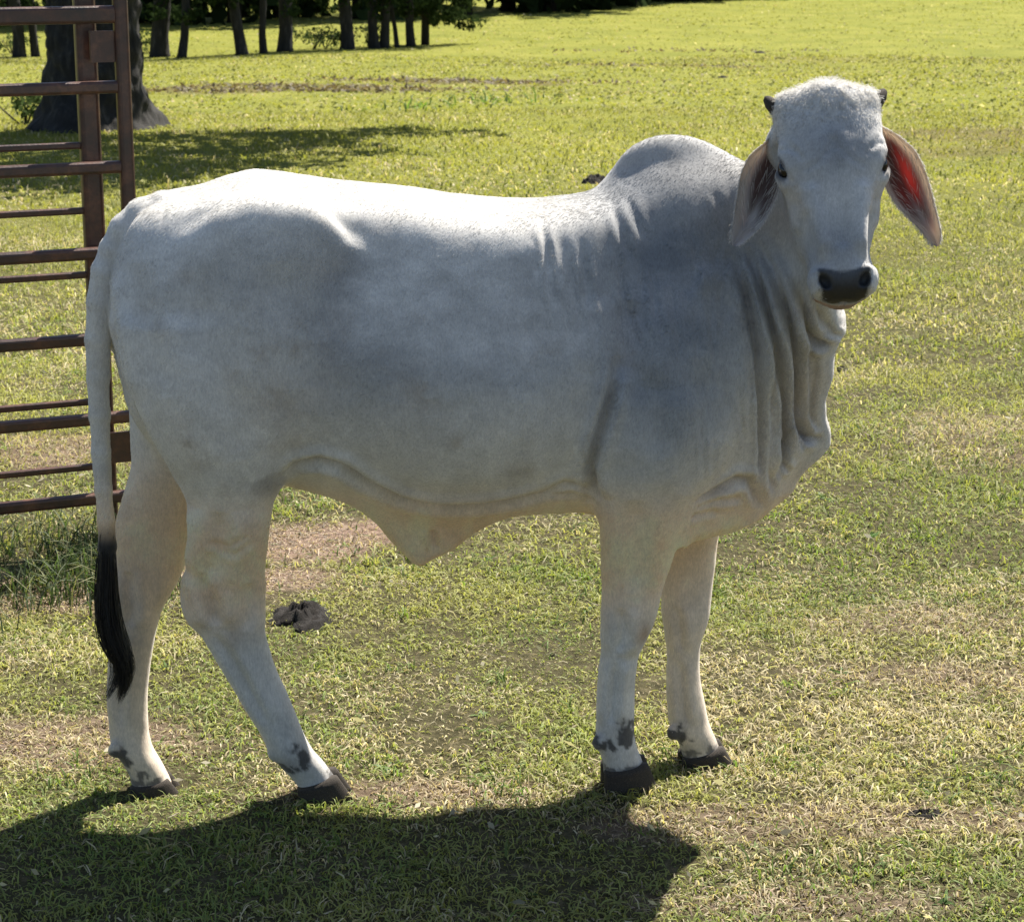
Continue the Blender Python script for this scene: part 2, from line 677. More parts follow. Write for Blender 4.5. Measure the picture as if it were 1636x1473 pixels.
def ellipsoid(c, r, k, rot=None, cut=False):
    c = np.asarray(c, float)
    r = np.asarray(r, float)
    m = r.max() + k + 0.02
    sl, X, Y, Z = sub(c - m, c + m)
    q = [X - c[0], Y - c[1], Z - c[2]]
    if rot is not None:
        R = np.asarray(rot)
        q = [R[i][0] * q[0] + R[i][1] * q[1] + R[i][2] * q[2] for i in range(3)]
    k0 = np.sqrt(sum((q[i] / r[i]) ** 2 for i in range(3))) + 1e-6
    k1 = np.sqrt(sum((q[i] / r[i] ** 2) ** 2 for i in range(3))) + 1e-6
    d = k0 * (k0 - 1) / k1
    (carve if cut else union)(sl, d, k)


def capsule(a, b, ra, rb, k, cut=False):
    a, b = np.asarray(a, float), np.asarray(b, float)
    m = max(ra, rb) + k + 0.02
    sl, X, Y, Z = sub(np.minimum(a, b) - m, np.maximum(a, b) + m)
    ab = b - a
    t = np.clip(((X - a[0]) * ab[0] + (Y - a[1]) * ab[1] + (Z - a[2]) * ab[2]) / (ab @ ab), 0, 1)
    d = np.sqrt((X - a[0] - t * ab[0]) ** 2 + (Y - a[1] - t * ab[1]) ** 2 + (Z - a[2] - t * ab[2]) ** 2) - (ra + (rb - ra) * t)
    (carve if cut else union)(sl, d, k)


def P3(px, py, c):
    x, z = T(px, py, c)
    return np.array([x, c, z])


# trunk of the body
TORSO = [(180, 425, 560, .05, 0), (195, 382, 640, .11, 0), (220, 352, 690, .15, 0), (260, 327, 730, .19, 0), (310, 307, 750, .215, 0),
         (360, 288, 760, .235, 0), (410, 275, 765, .25, 0), (460, 279, 778, .257, 0), (520, 290, 792, .262, 0),
         (580, 296, 804, .275, 0), (650, 303, 820, .288, 0), (720, 314, 828, .293, 0), (800, 321, 824, .288, 0),
         (870, 322, 818, .272, 0), (920, 316, 816, .255, 0), (970, 303, 817, .235, 0), (1020, 290, 822, .225, 0),
         (1080, 285, 836, .215, 0), (1140, 285, 846, .185, 0), (1190, 305, 840, .14, -.01), (1230, 380, 812, .09, -.02),
         (1258, 470, 765, .045, -.03), (1270, 560, 720, .02, -.03)]
xr, xm, xc2 = T(330, 500, 0)[0], T(620, 500, 0)[0], T(1020, 500, 0)[0]
loft_x(TORSO, 0.02, [(xr, P_RUMP), (xm, P_BACK), (xc2 - .12, P_BACK), (xc2, P_CHEST)], sm=12)
print('torso len', T(180, 500, 0), T(1270, 500, 0))

# hump
hx, hz = T(1080, 316, 0)
a = math.radians(-14)
ellipsoid((hx, 0, hz), (.150, .052, .130), .05, [[math.cos(a), 0, math.sin(a)], [0, 1, 0], [-math.sin(a), 0, math.cos(a)]])
ellipsoid((hx + .03, 0, hz - .085), (.20, .100, .145), .05, [[math.cos(a), 0, math.sin(a)], [0, 1, 0], [-math.sin(a), 0, math.cos(a)]])
# hips, pins
for s in (-1, 1):
    ellipsoid(P3(440, 372, -.185) * np.array([1, -s, 1]), (.09, .026, .05), .10)
    ellipsoid(P3(262, 372, -.1) * np.array([1, -s, 1]), (.05, .035, .04), .06)
    # shoulder blade and upper arm
    ellipsoid(P3(1060, 620, -.150) * np.array([1, -s, 1]), (.13, .068, .15), .11)
    ellipsoid(P3(1040, 690, -.165) * np.array([1, -s, 1]), (.125, .075, .14), .07)
    # thigh
    ellipsoid(P3(330, 520, -.14) * np.array([1, -s, 1]), (.19, .095, .21), .10)
    ellipsoid(P3(360, 660, -.15) * np.array([1, -s, 1]), (.14, .08, .15), .08)

# neck
NECK = [(1010, 320, 740, .17, 0), (1080, 300, 720, .165, 0), (1150, 284, 700, .15, -.015), (1185, 282, 660, .14, -.035), (1235, 262, 610, .13, -.075),
        (1280, 235, 560, .115, -.115), (1310, 235, 520, .10, -.14), (1330, 260, 480, .07, -.15)]
P_NECK = profile([(0, 1), (.3, .82), (.55, .67), (.75, .55), (.88, .45), (.95, .32), (.98, .2), (1, 0)],
                 [(-.25, .97), (-.5, .86), (-.7, .68), (-.85, .48), (-.95, .28), (-1, 0)])
loft_x(NECK, .09, [(0, P_NECK)], sm=10)

# dewlap: a hanging sheet with a free front edge, thicker towards the neck
DEW = [(430, 1120, 1322), (470, 1110, 1345), (505, 1105, 1356), (530, 1100, 1357), (548, 1100, 1346), (565, 1100, 1338), (600, 1095, 1336), (640, 1095, 1323),
       (665, 1095, 1324), (690, 1095, 1331), (712, 1095, 1329), (730, 1095, 1314), (750, 1095, 1290), (765, 1095, 1277), (785, 1095, 1270), (805, 1090, 1248), (825, 1085, 1225), (843, 1080, 1180), (852, 1085, 1140)]
zs, xb_, xf_ = [], [], []
for (py, a, b) in DEW:
    c = -0.12 * float(sstep(760, 480, py)) - .02
    x1, z1 = T(a, py, c)
    x2, z2 = T(b, py, c)
    zs.append(z2)
    xb_.append(x1)
    xf_.append(x2)
g, XB = dense(zs, xb_, 300, 4)
_, XF = dense(zs, xf_, 300, 4)
sl, X, Y, Z = sub((min(xb_) - .1, -.34, g[0] - .1), (max(xf_) + .1, .22, g[-1] + .1))
zc = np.clip(Z, g[0], g[-1])
xb = np.interp(zc.ravel(), g, XB).reshape(zc.shape)
xf = np.interp(zc.ravel(), g, XF).reshape(zc.shape)
t = np.clip((X - xb) / (xf - xb), 0, 1)
zrel = np.clip((zc - g[0]) / (g[-1] - g[0]), 0, 1)
tw = (.155 * (1 - t) ** 0.8 + .022) * (0.75 + 0.25 * zrel)
yc = -(.015 + .125 * sstep(.25, .95, zrel)) * sstep(.1, .9, t)
# the sheet waves a little from side to side
yc = yc + .010 * sstep(.5, .9, t) * np.sin(t * 22 + zrel * 5)
dside = (np.abs(Y - yc) - tw) * 0.85
dedge = (X - xf) * .9
d2 = np.maximum(dedge, (g[0] - Z))
d2 = np.maximum(d2, Z - g[-1])
kk = .035
h_ = np.maximum(kk - np.abs(dside - d2), 0) / kk
d = np.maximum(dside, d2) + h_ * h_ * kk * .25
d = np.maximum(d, xb - X)
union(sl, d, .035)

# sheath flap under the belly
FL = [(790, 560, 800), (815, 585, 790), (840, 605, 776), (860, 620, 752), (880, 638, 728), (895, 652, 695), (906, 663, 676)]
zs, xb_, xf_ = [], [], []
for (py, a, b) in FL:
    x1, z1 = T(a, py, -.02)
    x2, z2 = T(b, py, -.02)
    zs.append(z1)
    xb_.append(x1)
    xf_.append(x2)
g, XB = dense(zs, xb_, 100, 3)
_, XF = dense(zs, xf_, 100, 3)
sl, X, Y, Z = sub((min(xb_) - .05, -.2, g[0] - .05), (max(xf_) + .05, .16, g[-1] + .1))
zc = np.clip(Z, g[0], g[-1])
xb = np.interp(zc.ravel(), g, XB).reshape(zc.shape)
xf = np.interp(zc.ravel(), g, XF).reshape(zc.shape)
zrel = (zc - g[0]) / (g[-1] - g[0])
dside = np.abs(Y + .01) - (.018 + .035 * zrel ** 1.5)
d2 = np.maximum(np.maximum(xb - X, X - xf) * .8, g[0] - Z)
kk = .03
h_ = np.maximum(kk - np.abs(dside - d2), 0) / kk
union(sl, np.maximum(np.maximum(dside, d2) + h_ * h_ * kk * .25, Z - g[-1] - .03), .05)

# legs
NH = [(520, 200, 420, .09, -.15), (600, 212, 440, .105, -.155), (650, 232, 447, .105, -.155), (700, 260, 448, .10, -.15), (750, 283, 446, .088, -.14), (780, 292, 444, .08, -.135), (800, 299, 438, .075, -.13),
      (850, 303, 430, .063, -.12), (900, 299, 424, .056, -.11), (940, 297, 422, .053, -.105), (965, 300, 422, .052, -.10), (985, 308, 422, .05, -.098), (1020, 326, 426, .045, -.092),
      (1060, 350, 438, .041, -.087), (1100, 374, 455, .039, -.082), (1140, 399, 473, .039, -.078), (1175, 419, 486, .041, -.073), (1200, 431, 500, .044, -.07), (1220, 446, 520, .043, -.066), (1240, 466, 534, .042, -.062), (1255, 476, 545, .042, -.062)]
FH = [(520, 200, 380, .09, .13), (600, 205, 400, .10, .13), (650, 205, 400, .10, .13), (700, 208, 370, .09, .13), (740, 210, 345, .08, .125), (780, 200, 328, .07, .12), (820, 187, 318, .065, .11),
      (850, 182, 308, .06, .105), (880, 183, 303, .056, .10), (910, 186, 294, .053, .095), (940, 189, 280, .051, .09), (965, 189, 264, .05, .085), (985, 186, 256, .048, .08), (1020, 179, 247, .044, .075),
      (1060, 175, 241, .04, .07), (1100, 173, 237, .038, .065), (1140, 173, 236, .038, .062), (1170, 174, 238, .04, .06), (1195, 178, 243, .044, .057), (1215, 196, 256, .043, .055), (1235, 207, 266, .042, .055), (1252, 212, 274, .042, .055)]
NF = [(640, 965, 1130, .08, -.16), (700, 950, 1140, .09, -.16), (750, 948, 1125, .085, -.155), (790, 954, 1103, .075, -.145), (820, 960, 1093, .068, -.138), (860, 962, 1080, .06, -.13), (900, 963, 1069, .054, -.122),
      (940, 962, 1058, .051, -.115), (975, 961, 1050, .052, -.108), (1000, 961, 1042, .051, -.103), (1020, 962, 1032, .047, -.1), (1045, 961, 1019, .041, -.096), (1070, 959, 1015, .038, -.092), (1100, 956, 1013, .036, -.088),
      (1140, 953, 1013, .037, -.084), (1170, 951, 1013, .041, -.081), (1188, 952, 1016, .044, -.079), (1205, 960, 1022, .044, -.078), (1225, 964, 1029, .045, -.078), (1240, 966, 1034, .045, -.078)]
FF = [(700, 1030, 1180, .08, .13), (760, 1040, 1180, .08, .125), (800, 1052, 1165, .072, .12), (850, 1060, 1148, .062, .112), (900, 1058, 1143, .054, .102), (940, 1056, 1138, .051, .094), (975, 1058, 1134, .052, .088), (1000, 1062, 1128, .05, .084),
      (1025, 1065, 1119, .044, .08), (1060, 1066, 1117, .038, .075), (1090, 1066, 1119, .036, .07), (1120, 1067, 1125, .037, .067), (1150, 1068, 1131, .041, .065), (1167, 1072, 1138, .044, .063), (1182, 1082, 1145, .044, .062), (1198, 1088, 1150, .045, .062), (1208, 1090, 1153, .045, .062)]
loft_z(NH, .06)
loft_z(FH, .06)
loft_z(NF, .06)
loft_z(FF, .06)
# hock points, knees and dewclaws
ellipsoid(P3(316, 962, -.10), (.03, .032, .05), .04)
ellipsoid(P3(204, 955, .085), (.03, .03, .05), .04)
for (px, py, c) in [(440, 1203, -.062 - .025), (440, 1203, -.062 + .028), (184, 1198, .055 - .03), (184, 1198, .055 + .028),
                    (957, 1186, -.078 - .026), (957, 1186, -.078 + .026), (1076, 1170, .062 - .028), (1076, 1170, .062 + .026)]:
    ellipsoid(P3(px, py, c), (.016, .013, .018), .012)

# tail
TAIL = [(262, 330, .033), (228, 345, .031), (200, 366, .028), (180, 396, .0255), (167, 430, .0245), (159, 480, .0235), (155, 540, .023), (157, 600, .0225), (160, 660, .022), (162, 720, .02), (166, 780, .018), (170, 830, .018), (172, 870, .019), (172, 905, .017)]
TP = [P3(px, py, -.03) + np.array([0, -.012 * sstep(0, 4, i), 0]) for i, (px, py, r) in enumerate(TAIL)]
for i in range(len(TP) - 1):
    capsule(TP[i], TP[i + 1], TAIL[i][2], TAIL[i + 1][2], .02 if i < 3 else .008)

# head
def rotm(axis, deg):
    return np.array(Matrix.Rotation(math.radians(deg), 3, axis))


HR = rotm('Z', 1.0 - math.degrees(TH)) @ rotm('Y', -3.5)
E1 = HR @ np.array([0, -math.sin(math.radians(24)), -math.cos(math.radians(24))])
E3 = HR @ np.array([0, -math.cos(math.radians(24)), math.sin(math.radians(24))])
E2 = HR @ np.array([1.0, 0, 0])


def tm(t):
    """length along the face, foreshortened muzzle"""
    return np.where(np.asarray(t) < .42, np.asarray(t) * .93, .3906 + (np.asarray(t) - .42) * .80)


def tm_inv(t):
    return np.where(t < .3906, t / .93, .42 + (t - .3906) / .80)


HO = to_local(at(1331, 266, 4.40)) - E3 * .018 - E1 * float(tm(.187))


def head(t, a, b):
    return HO + E1 * float(tm(t)) + E2 * a + E3 * b


HS = [  # t, half width, front, back, exponent
    (.0, .045, .010, .04, 2.0), (.010, .075, .020, .07, 2.2), (.025, .092, .034, .10, 2.4), (.05, .101, .046, .125, 2.5), (.09, .107, .056, .14, 2.5), (.14, .108, .060, .155, 2.4), (.187, .103, .060, .17, 2.3),
    (.235, .091, .056, .175, 2.3), (.285, .079, .052, .165, 2.3), (.33, .071, .049, .14, 2.3), (.375, .065, .047, .115, 2.4), (.41, .062, .046, .098, 2.5), (.44, .0635, .044, .088, 2.7), (.465, .062, .036, .075, 2.6), (.482, .052, .02, .055, 2.2), (.49, .03, .01, .03, 2.0)]
ht = np.array([h[0] for h in HS])
tabs = [dense(ht, [h[i] for h in HS], 200, 6) for i in (1, 2, 3, 4)]
cs = np.array([head(t, a, b) for t in (-.08, .56) for a in (-.16, .16) for b in (-.22, .12)])
sl, X, Y, Z = sub(cs.min(0), cs.max(0))
q = [X - HO[0], Y - HO[1], Z - HO[2]]
t = E1[0] * q[0] + E1[1] * q[1] + E1[2] * q[2]
a = E2[0] * q[0] + E2[1] * q[1] + E2[2] * q[2]
b = E3[0] * q[0] + E3[1] * q[1] + E3[2] * q[2]
t = tm_inv(t)
tcl = np.clip(t, ht[0], ht[-1])
w, fr_, bk, pe = [np.interp(tcl, g_, A_) for (g_, A_) in tabs]
hb = np.where(b > 0, fr_, bk)
rn = (np.abs(a / w) ** pe + np.abs(b / hb) ** pe) ** (1 / pe) + 1e-5
r = np.sqrt(a * a + b * b)
d = np.minimum(r * (1 - 1 / rn), 0.1)
dt = np.abs(t - tcl)
d = np.where(dt > 0, np.sqrt(np.maximum(d, 0) ** 2 + dt * dt), np.maximum(d, -.05))
HEADSL = sl
union(sl, d, .035)
RH = [E1, E2, E3]
for s in (-1, 1):
    ellipsoid(head(.178, s * .088, .008), (.036, .020, .024), .035, RH)      # brow and eye socket
    ellipsoid(head(.26, s * .056, -.07), (.085, .026, .07), .03, RH)         # cheek
    ellipsoid(head(.042, s * .076, .0), (.028, .032, .028), .025, RH)         # horn base
    ellipsoid(head(.442, s * .044, .014), (.028, .022, .028), .02, RH)         # nostril wing
    ellipsoid(head(.115, s * .092, -.05), (.035, .03, .035), .03, RH)          # ear root
    e_a = E1 * .86 - E2 * s * .34 + E3 * .38
    e_a /= np.linalg.norm(e_a)
    e_c = np.cross(e_a, E2 * s * .75 + E3 * .66)
    e_c /= np.linalg.norm(e_c)
    EYE_AX = [e_a, e_c, np.cross(e_a, e_c)]
    ellipsoid(head(.168, s * .092, .028), (.026, .010, .010), .016, EYE_AX)          # upper lid and brow ridge
    ellipsoid(head(.208, s * .100, .008), (.022, .012, .012), .014, EYE_AX)          # lower lid
    ellipsoid(head(.150, s * .103, -.012), (.022, .012, .022), .03, RH, cut=True)    # hollow behind the brow
    ellipsoid(head(.187, s * .107, .020), (.0245, .0105, .0125), .006, EYE_AX, cut=True)
    capsule(head(.25, s * .052, .030), head(.36, s * .040, .036), .012, .010, .03)
    capsule(head(.27, s * .088, .016), head(.36, s * .074, .022), .010, .014, .03, cut=True)   # hollow of the cheek
    capsule(head(.225, s * .082, .005), head(.30, s * .072, -.012), .012, .008, .025)          # facial crest   # eye hollow
ellipsoid(head(.035, 0, .022), (.035, .05, .028), .04, RH)                       # poll
ellipsoid(head(.468, 0, -.035), (.026, .042, .028), .02, RH)                   # lower lip and chin
for s in (-1, 1):
    ca_r, sa_r = math.cos(.6), math.sin(.6)
    Rn_ = np.array([E1 * ca_r - E2 * s * sa_r, E2 * ca_r + E1 * s * sa_r, E3])
    ellipsoid(head(.449, s * .040, .044), (.019, .0105, .024), .005, Rn_, cut=True)
capsule(head(.035, 0, .06), head(.075, 0, .068), .004, .003, .012, cut=True)
capsule(head(.474, -.05, -.006), head(.487, 0, -.012), .004, .004, .006, cut=True)
capsule(head(.474, .05, -.006), head(.487, 0, -.012), .004, .004, .006, cut=True)
print('sdf done', D.shape)


def surface_nets(D):
    S = D < 0
    c = [(i, j, k) for i in (0, 1) for j in (0, 1) for k in (0, 1)]
    n = np.array(D.shape) - 1
    cnt = np.zeros(n, np.uint8)
    for (i, j, k) in c:
        cnt += S[i:i + n[0], j:j + n[1], k:k + n[2]]
    act = np.argwhere((cnt > 0) & (cnt < 8))
    vid = np.full(n, -1, np.int32)
    vid[act[:, 0], act[:, 1], act[:, 2]] = np.arange(len(act))
    val = np.stack([D[act[:, 0] + i, act[:, 1] + j, act[:, 2] + k] for (i, j, k) in c], -1)
    acc = np.zeros((len(act), 3))
    num = np.zeros(len(act))
    cc = np.array(c, float)
    for a_ in range(8):
        for b_ in range(a_ + 1, 8):
            if np.abs(cc[a_] - cc[b_]).sum() == 1:
                va, vb = val[:, a_], val[:, b_]
                x = (va < 0) != (vb < 0)
                t_ = np.where(x, va / np.where(x, va - vb, 1), 0)
                acc += np.where(x[:, None], cc[a_] + t_[:, None] * (cc[b_] - cc[a_]), 0)
                num += x
    V = (act + acc / num[:, None]) * H_VOX + LO
    quads = []
    for ax in range(3):
        o1, o2 = [(1, 2), (2, 0), (0, 1)][ax]
        s0 = [slice(1, -1)] * 3
        s0[ax] = slice(0, -1)
        s1 = list(s0)
        s1[ax] = slice(1, None)
        e = S[tuple(s0)] != S[tuple(s1)]
        ix = np.argwhere(e)
        base = ix + 1
        base[:, ax] -= 1
        ins = S[base[:, 0], base[:, 1], base[:, 2]]

        def v(d1, d2):
            p = base.copy()
            p[:, o1] -= d1
            p[:, o2] -= d2
            return vid[p[:, 0], p[:, 1], p[:, 2]]
        qd = np.stack([v(1, 1), v(0, 1), v(0, 0), v(1, 0)], -1)
        qd = np.where(ins[:, None], qd, qd[:, ::-1])
        quads.append(qd)
    return V, np.concatenate(quads)


BV, BQ = surface_nets(D)
# keep only the big island
ed = np.concatenate([BQ[:, [0, 1]], BQ[:, [1, 2]], BQ[:, [2, 3]], BQ[:, [3, 0]]])
lab = np.arange(len(BV))
for _ in range(400):
    m_ = np.minimum(lab[ed[:, 0]], lab[ed[:, 1]])
    old = lab.copy()
    np.minimum.at(lab, ed[:, 0], m_)
    np.minimum.at(lab, ed[:, 1], m_)
    lab = lab[lab]
    if (lab == old).all():
        break
u_, cn_ = np.unique(lab, return_counts=True)
big = lab == u_[cn_.argmax()]
remap = np.cumsum(big) - 1
BV = BV[big]
BQ = remap[BQ[big[BQ[:, 0]]]]
ed = np.unique(np.sort(np.concatenate([BQ[:, [0, 1]], BQ[:, [1, 2]], BQ[:, [2, 3]], BQ[:, [3, 0]]]), 1), axis=0)
print('body verts', len(BV), 'islands', len(u_))


def adj_mean(A):
    n = len(BV)
    s = np.zeros_like(A)
    c = np.bincount(ed.ravel(), minlength=n)
    for i in range(A.shape[1]):
        s[:, i] = np.bincount(ed[:, 0], A[ed[:, 1], i], n) + np.bincount(ed[:, 1], A[ed[:, 0], i], n)
    return s / np.maximum(c, 1)[:, None]


def relax(V, n, lam=.5, mu=-.52):
    for _ in range(n):
        V = V + lam * (adj_mean(V) - V)
        V = V + mu * (adj_mean(V) - V)
    return V


def normals(V):
    a = V[BQ[:, 2]] - V[BQ[:, 0]]
    b = V[BQ[:, 3]] - V[BQ[:, 1]]
    fn = np.cross(a, b)
    N = np.zeros_like(V)
    for k in range(4):
        for i in range(3):
            N[:, i] += np.bincount(BQ[:, k], fn[:, i], len(V))
    return N / (np.linalg.norm(N, axis=1)[:, None] + 1e-12)


BV = relax(BV, 6)
BN = normals(BV)
hq = BV - HO
HT, HA, HB = tm_inv(hq @ E1), hq @ E2, hq @ E3
ISHEAD = sstep(.17, .13, np.abs(HA)) * (HT > -.08) * (HT < .54) * sstep(-.16, -.10, HB) * (BV[:, 0] > .45)


def stroke(pts, c, width, near=True, pressure=None):
    """weight of a drawn line on the flank: pts in photo pixels on the plane c"""
    P = np.array([T(px, py, c) for (px, py) in pts])
    best = np.full(len(BV), 9.0)
    pr = np.zeros(len(BV))
    xz = BV[:, [0, 2]]
    m = (xz[:, 0] > P[:, 0].min() - 4 * width) & (xz[:, 0] < P[:, 0].max() + 4 * width) & (xz[:, 1] > P[:, 1].min() - 4 * width) & (xz[:, 1] < P[:, 1].max() + 4 * width)
    ids = np.nonzero(m)[0]
    q = xz[ids]
    bd = np.full(len(ids), 9.0)
    sg = np.zeros(len(ids))
    al = np.zeros(len(ids))
    for i in range(len(P) - 1):
        ab = P[i + 1] - P[i]
        t_ = np.clip(((q - P[i]) @ ab) / (ab @ ab + 1e-12), 0, 1)
        e = q - P[i] - t_[:, None] * ab
        dd = np.hypot(e[:, 0], e[:, 1])
        side = np.sign(ab[0] * e[:, 1] - ab[1] * e[:, 0])
        up = dd < bd
        bd = np.where(up, dd, bd)
        sg = np.where(up, side, sg)
        al = np.where(up, (i + t_) / (len(P) - 1), al)
    best[ids] = bd
    fade = np.zeros(len(BV))
    fade[ids] = np.clip(np.minimum(al / .18, (1 - al) / .18), 0, 1) ** .8
    return best, fade


def groove(pts, c, width, depth, sidef=None, ridge=0.0):
    global BV
    d_, f_ = stroke(pts, c, width)
    g_ = np.exp(-(d_ / width) ** 2) * f_
    if ridge:
        g_ = g_ - ridge * np.exp(-((d_ - 2.1 * width) / (1.2 * width)) ** 2) * f_
    s_ = (BN[:, 1] < 0.15) * 1.0 if sidef is None else sidef
    g_ = g_ * s_
    BV = BV - BN * (depth * g_)[:, None]
    return g_


NOTHEAD = 1 - np.clip(ISHEAD, 0, 1)
NK = sstep(.35, -.1, BN[:, 1]) * NOTHEAD
CREASE = np.zeros(len(BV))
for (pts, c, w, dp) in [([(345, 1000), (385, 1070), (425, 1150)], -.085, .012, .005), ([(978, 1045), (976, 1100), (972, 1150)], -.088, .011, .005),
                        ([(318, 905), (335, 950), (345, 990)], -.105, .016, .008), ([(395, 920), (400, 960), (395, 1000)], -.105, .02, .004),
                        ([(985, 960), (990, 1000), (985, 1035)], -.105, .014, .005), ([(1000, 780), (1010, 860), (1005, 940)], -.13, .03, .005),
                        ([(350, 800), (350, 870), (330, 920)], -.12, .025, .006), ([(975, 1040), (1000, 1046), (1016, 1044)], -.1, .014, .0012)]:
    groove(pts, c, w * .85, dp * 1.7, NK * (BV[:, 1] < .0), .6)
for (pts, c, w, dp) in [([(195, 1000), (192, 1070), (195, 1150)], .07, .011, .005), ([(1083, 1050), (1085, 1110), (1090, 1150)], .07, .011, .005),
                        ([(205, 905), (212, 950), (210, 990)], .09, .014, .006), ([(1075, 960), (1080, 1000), (1080, 1030)], .085, .012, .004)]:
    groove(pts, c, w * .85, dp * 1.7, NK * (BV[:, 1] > -.01), .6)
for (pts, c, w, dp) in [
        # behind the shoulder
        ([(985, 560), (965, 640), (948, 700), (940, 745), (946, 780), (958, 805)], -.2, .011, .016),
        ([(985, 600), (1000, 540), (1010, 480)], -.2, .03, .008),
        # neck folds, from the cheek down to the brisket
        ([(1176, 410), (1190, 480), (1208, 560), (1215, 650), (1222, 720), (1222, 800)], -.15, .009, .015),
        ([(1195, 395), (1212, 470), (1235, 545), (1255, 640), (1262, 720), (1252, 775)], -.14, .0085, .019),
        ([(1212, 385), (1235, 460), (1262, 545), (1276, 620), (1284, 680), (1305, 712), (1326, 718)], -.14, .0085, .021),
        ([(1235, 370), (1258, 440), (1285, 520), (1300, 545), (1325, 552)], -.15, .0085, .019),
        ([(1250, 360), (1275, 430), (1296, 490), (1312, 520)], -.16, .010, .010),
        ([(1180, 480), (1195, 560), (1200, 640)], -.15, .012, .007),
        ([(1270, 640), (1285, 700), (1300, 730)], -.12, .010, .010),
        # wrinkles of the brisket behind the leg
        ([(1100, 800), (1140, 782), (1175, 766), (1200, 770), (1215, 800), (1220, 820)], -.13, .010, .012),
        ([(1100, 812), (1150, 800), (1190, 800)], -.13, .008, .006),
        ([(1098, 822), (1150, 818)], -.13, .008, .005),
        # flank fold and belly line
        ([(448, 778), (475, 752), (510, 742), (548, 752), (590, 784), (640, 812), (700, 826), (780, 822), (850, 806), (905, 790)], -.22, .011, .014),
        ([(950, 800), (925, 780), (900, 776), (870, 790)], -.2, .010, .006),
        ([(955, 812), (920, 798), (880, 800)], -.2, .008, .005),
        ([(690, 845), (695, 880)], -.05, .008, .006),
        # hind quarter
        ([(180, 470), (185, 560), (205, 630), (240, 700), (275, 760)], -.12, .012, .008),
        ([(560, 400), (545, 480), (530, 560), (500, 660)], -.24, .05, .005),
        ([(330, 868), (365, 872), (398, 852)], -.17, .008, .003),
        ([(345, 880), (375, 884), (405, 862)], -.17, .007, .003),
        # skin wrinkles behind the hump
        ([(985, 335), (995, 375), (1008, 415)], -.15, .008, .0025), ([(1010, 320), (1020, 355), (1035, 385)], -.15, .008, .0018),
        ([(905, 370), (908, 430), (912, 480)], -.22, .008, .0016), ([(880, 360), (880, 440)], -.22, .008, .0014),
        ([(1150, 310), (1158, 360)], -.14, .008, .0015)]:
    CREASE = np.maximum(CREASE, groove(pts, c, w, dp * 1.25, NK, .45) * min(1, dp / .012))
for (pts, w, dp) in [([(1204, 430), (1224, 510), (1236, 580), (1240, 660)], .006, .008), ([(1225, 400), (1246, 475), (1268, 560), (1272, 640), (1280, 700)], .006, .009),
                     ([(1245, 380), (1270, 460), (1288, 530), (1296, 600), (1300, 660)], .006, .008), ([(1300, 560), (1306, 610), (1304, 670), (1316, 700)], .006, .008),
                     ([(1232, 600), (1240, 690), (1238, 760), (1246, 800)], .007, .008), ([(1185, 430), (1198, 520), (1206, 600)], .007, .006),
                     ([(1265, 380), (1285, 440), (1300, 480)], .006, .007), ([(1310, 505), (1325, 530), (1345, 535)], .006, .008), ([(1255, 700), (1262, 750), (1274, 768)], .006, .010)]:
    CREASE = np.maximum(CREASE, groove(pts, -.145, w, dp, NK, .5) * .7)
# finer wrinkles of loose hide, and the flat of the muscles
wr = np.random.default_rng(3)
for q_ in range(46):
    if q_ < 30:
        x0, y0, L_, sl_ = wr.uniform(840, 1190), wr.uniform(330, 470), wr.uniform(50, 150), wr.uniform(-.05, .22)
    else:
        x0, y0, L_, sl_ = wr.uniform(1090, 1270), wr.uniform(520, 700), wr.uniform(50, 130), wr.uniform(.0, .2)
    pts = [(x0 + sl_ * L_ * k / 3 + wr.normal(0, 2.5), y0 + L_ * k / 3) for k in range(4)]
    groove(pts, -.19 if q_ < 30 else -.12, .0065, wr.uniform(.0008, .0022), NK, .5)
for (pts, c, w, dp) in [([(1000, 560), (1030, 640), (1050, 720)], -.2, .03, .006), ([(1110, 560), (1120, 640), (1105, 720), (1085, 780)], -.17, .03, .007),
                        ([(300, 430), (330, 540), (360, 640), (380, 730)], -.22, .04, .006), ([(440, 420), (470, 520), (475, 620)], -.25, .05, .006),
                        ([(215, 420), (235, 520), (270, 620)], -.17, .03, .006), ([(620, 420), (640, 520), (630, 640)], -.27, .05, .003),
                        ([(720, 420), (735, 520), (725, 640)], -.28, .05, .003), ([(820, 420), (835, 520), (830, 640)], -.27, .05, .003)]:
    groove(pts, c, w, dp, NK, .5)


def hgroove(pts, width, depth, ridge=.5):
    """crease of the face: pts are (sideways, along the face) in metres, mirrored"""
    global BV
    for s_ in (-1, 1):
        P_ = np.array([(s_ * a_, t_) for (a_, t_) in pts])
        best = np.full(len(BV), 9.0)
        q2 = np.stack([HA, HT], -1)
        for i_ in range(len(P_) - 1):
            ab = P_[i_ + 1] - P_[i_]
            t_ = np.clip(((q2 - P_[i_]) @ ab) / (ab @ ab + 1e-12), 0, 1)
            e_ = q2 - P_[i_] - t_[:, None] * ab
            best = np.minimum(best, np.hypot(e_[:, 0], e_[:, 1]))
        g_ = np.exp(-(best / width) ** 2) - ridge * np.exp(-((best - 2.1 * width) / (1.2 * width)) ** 2)
        BV = BV - BN * (depth * g_ * ISHEAD * (HB > -.03))[:, None]


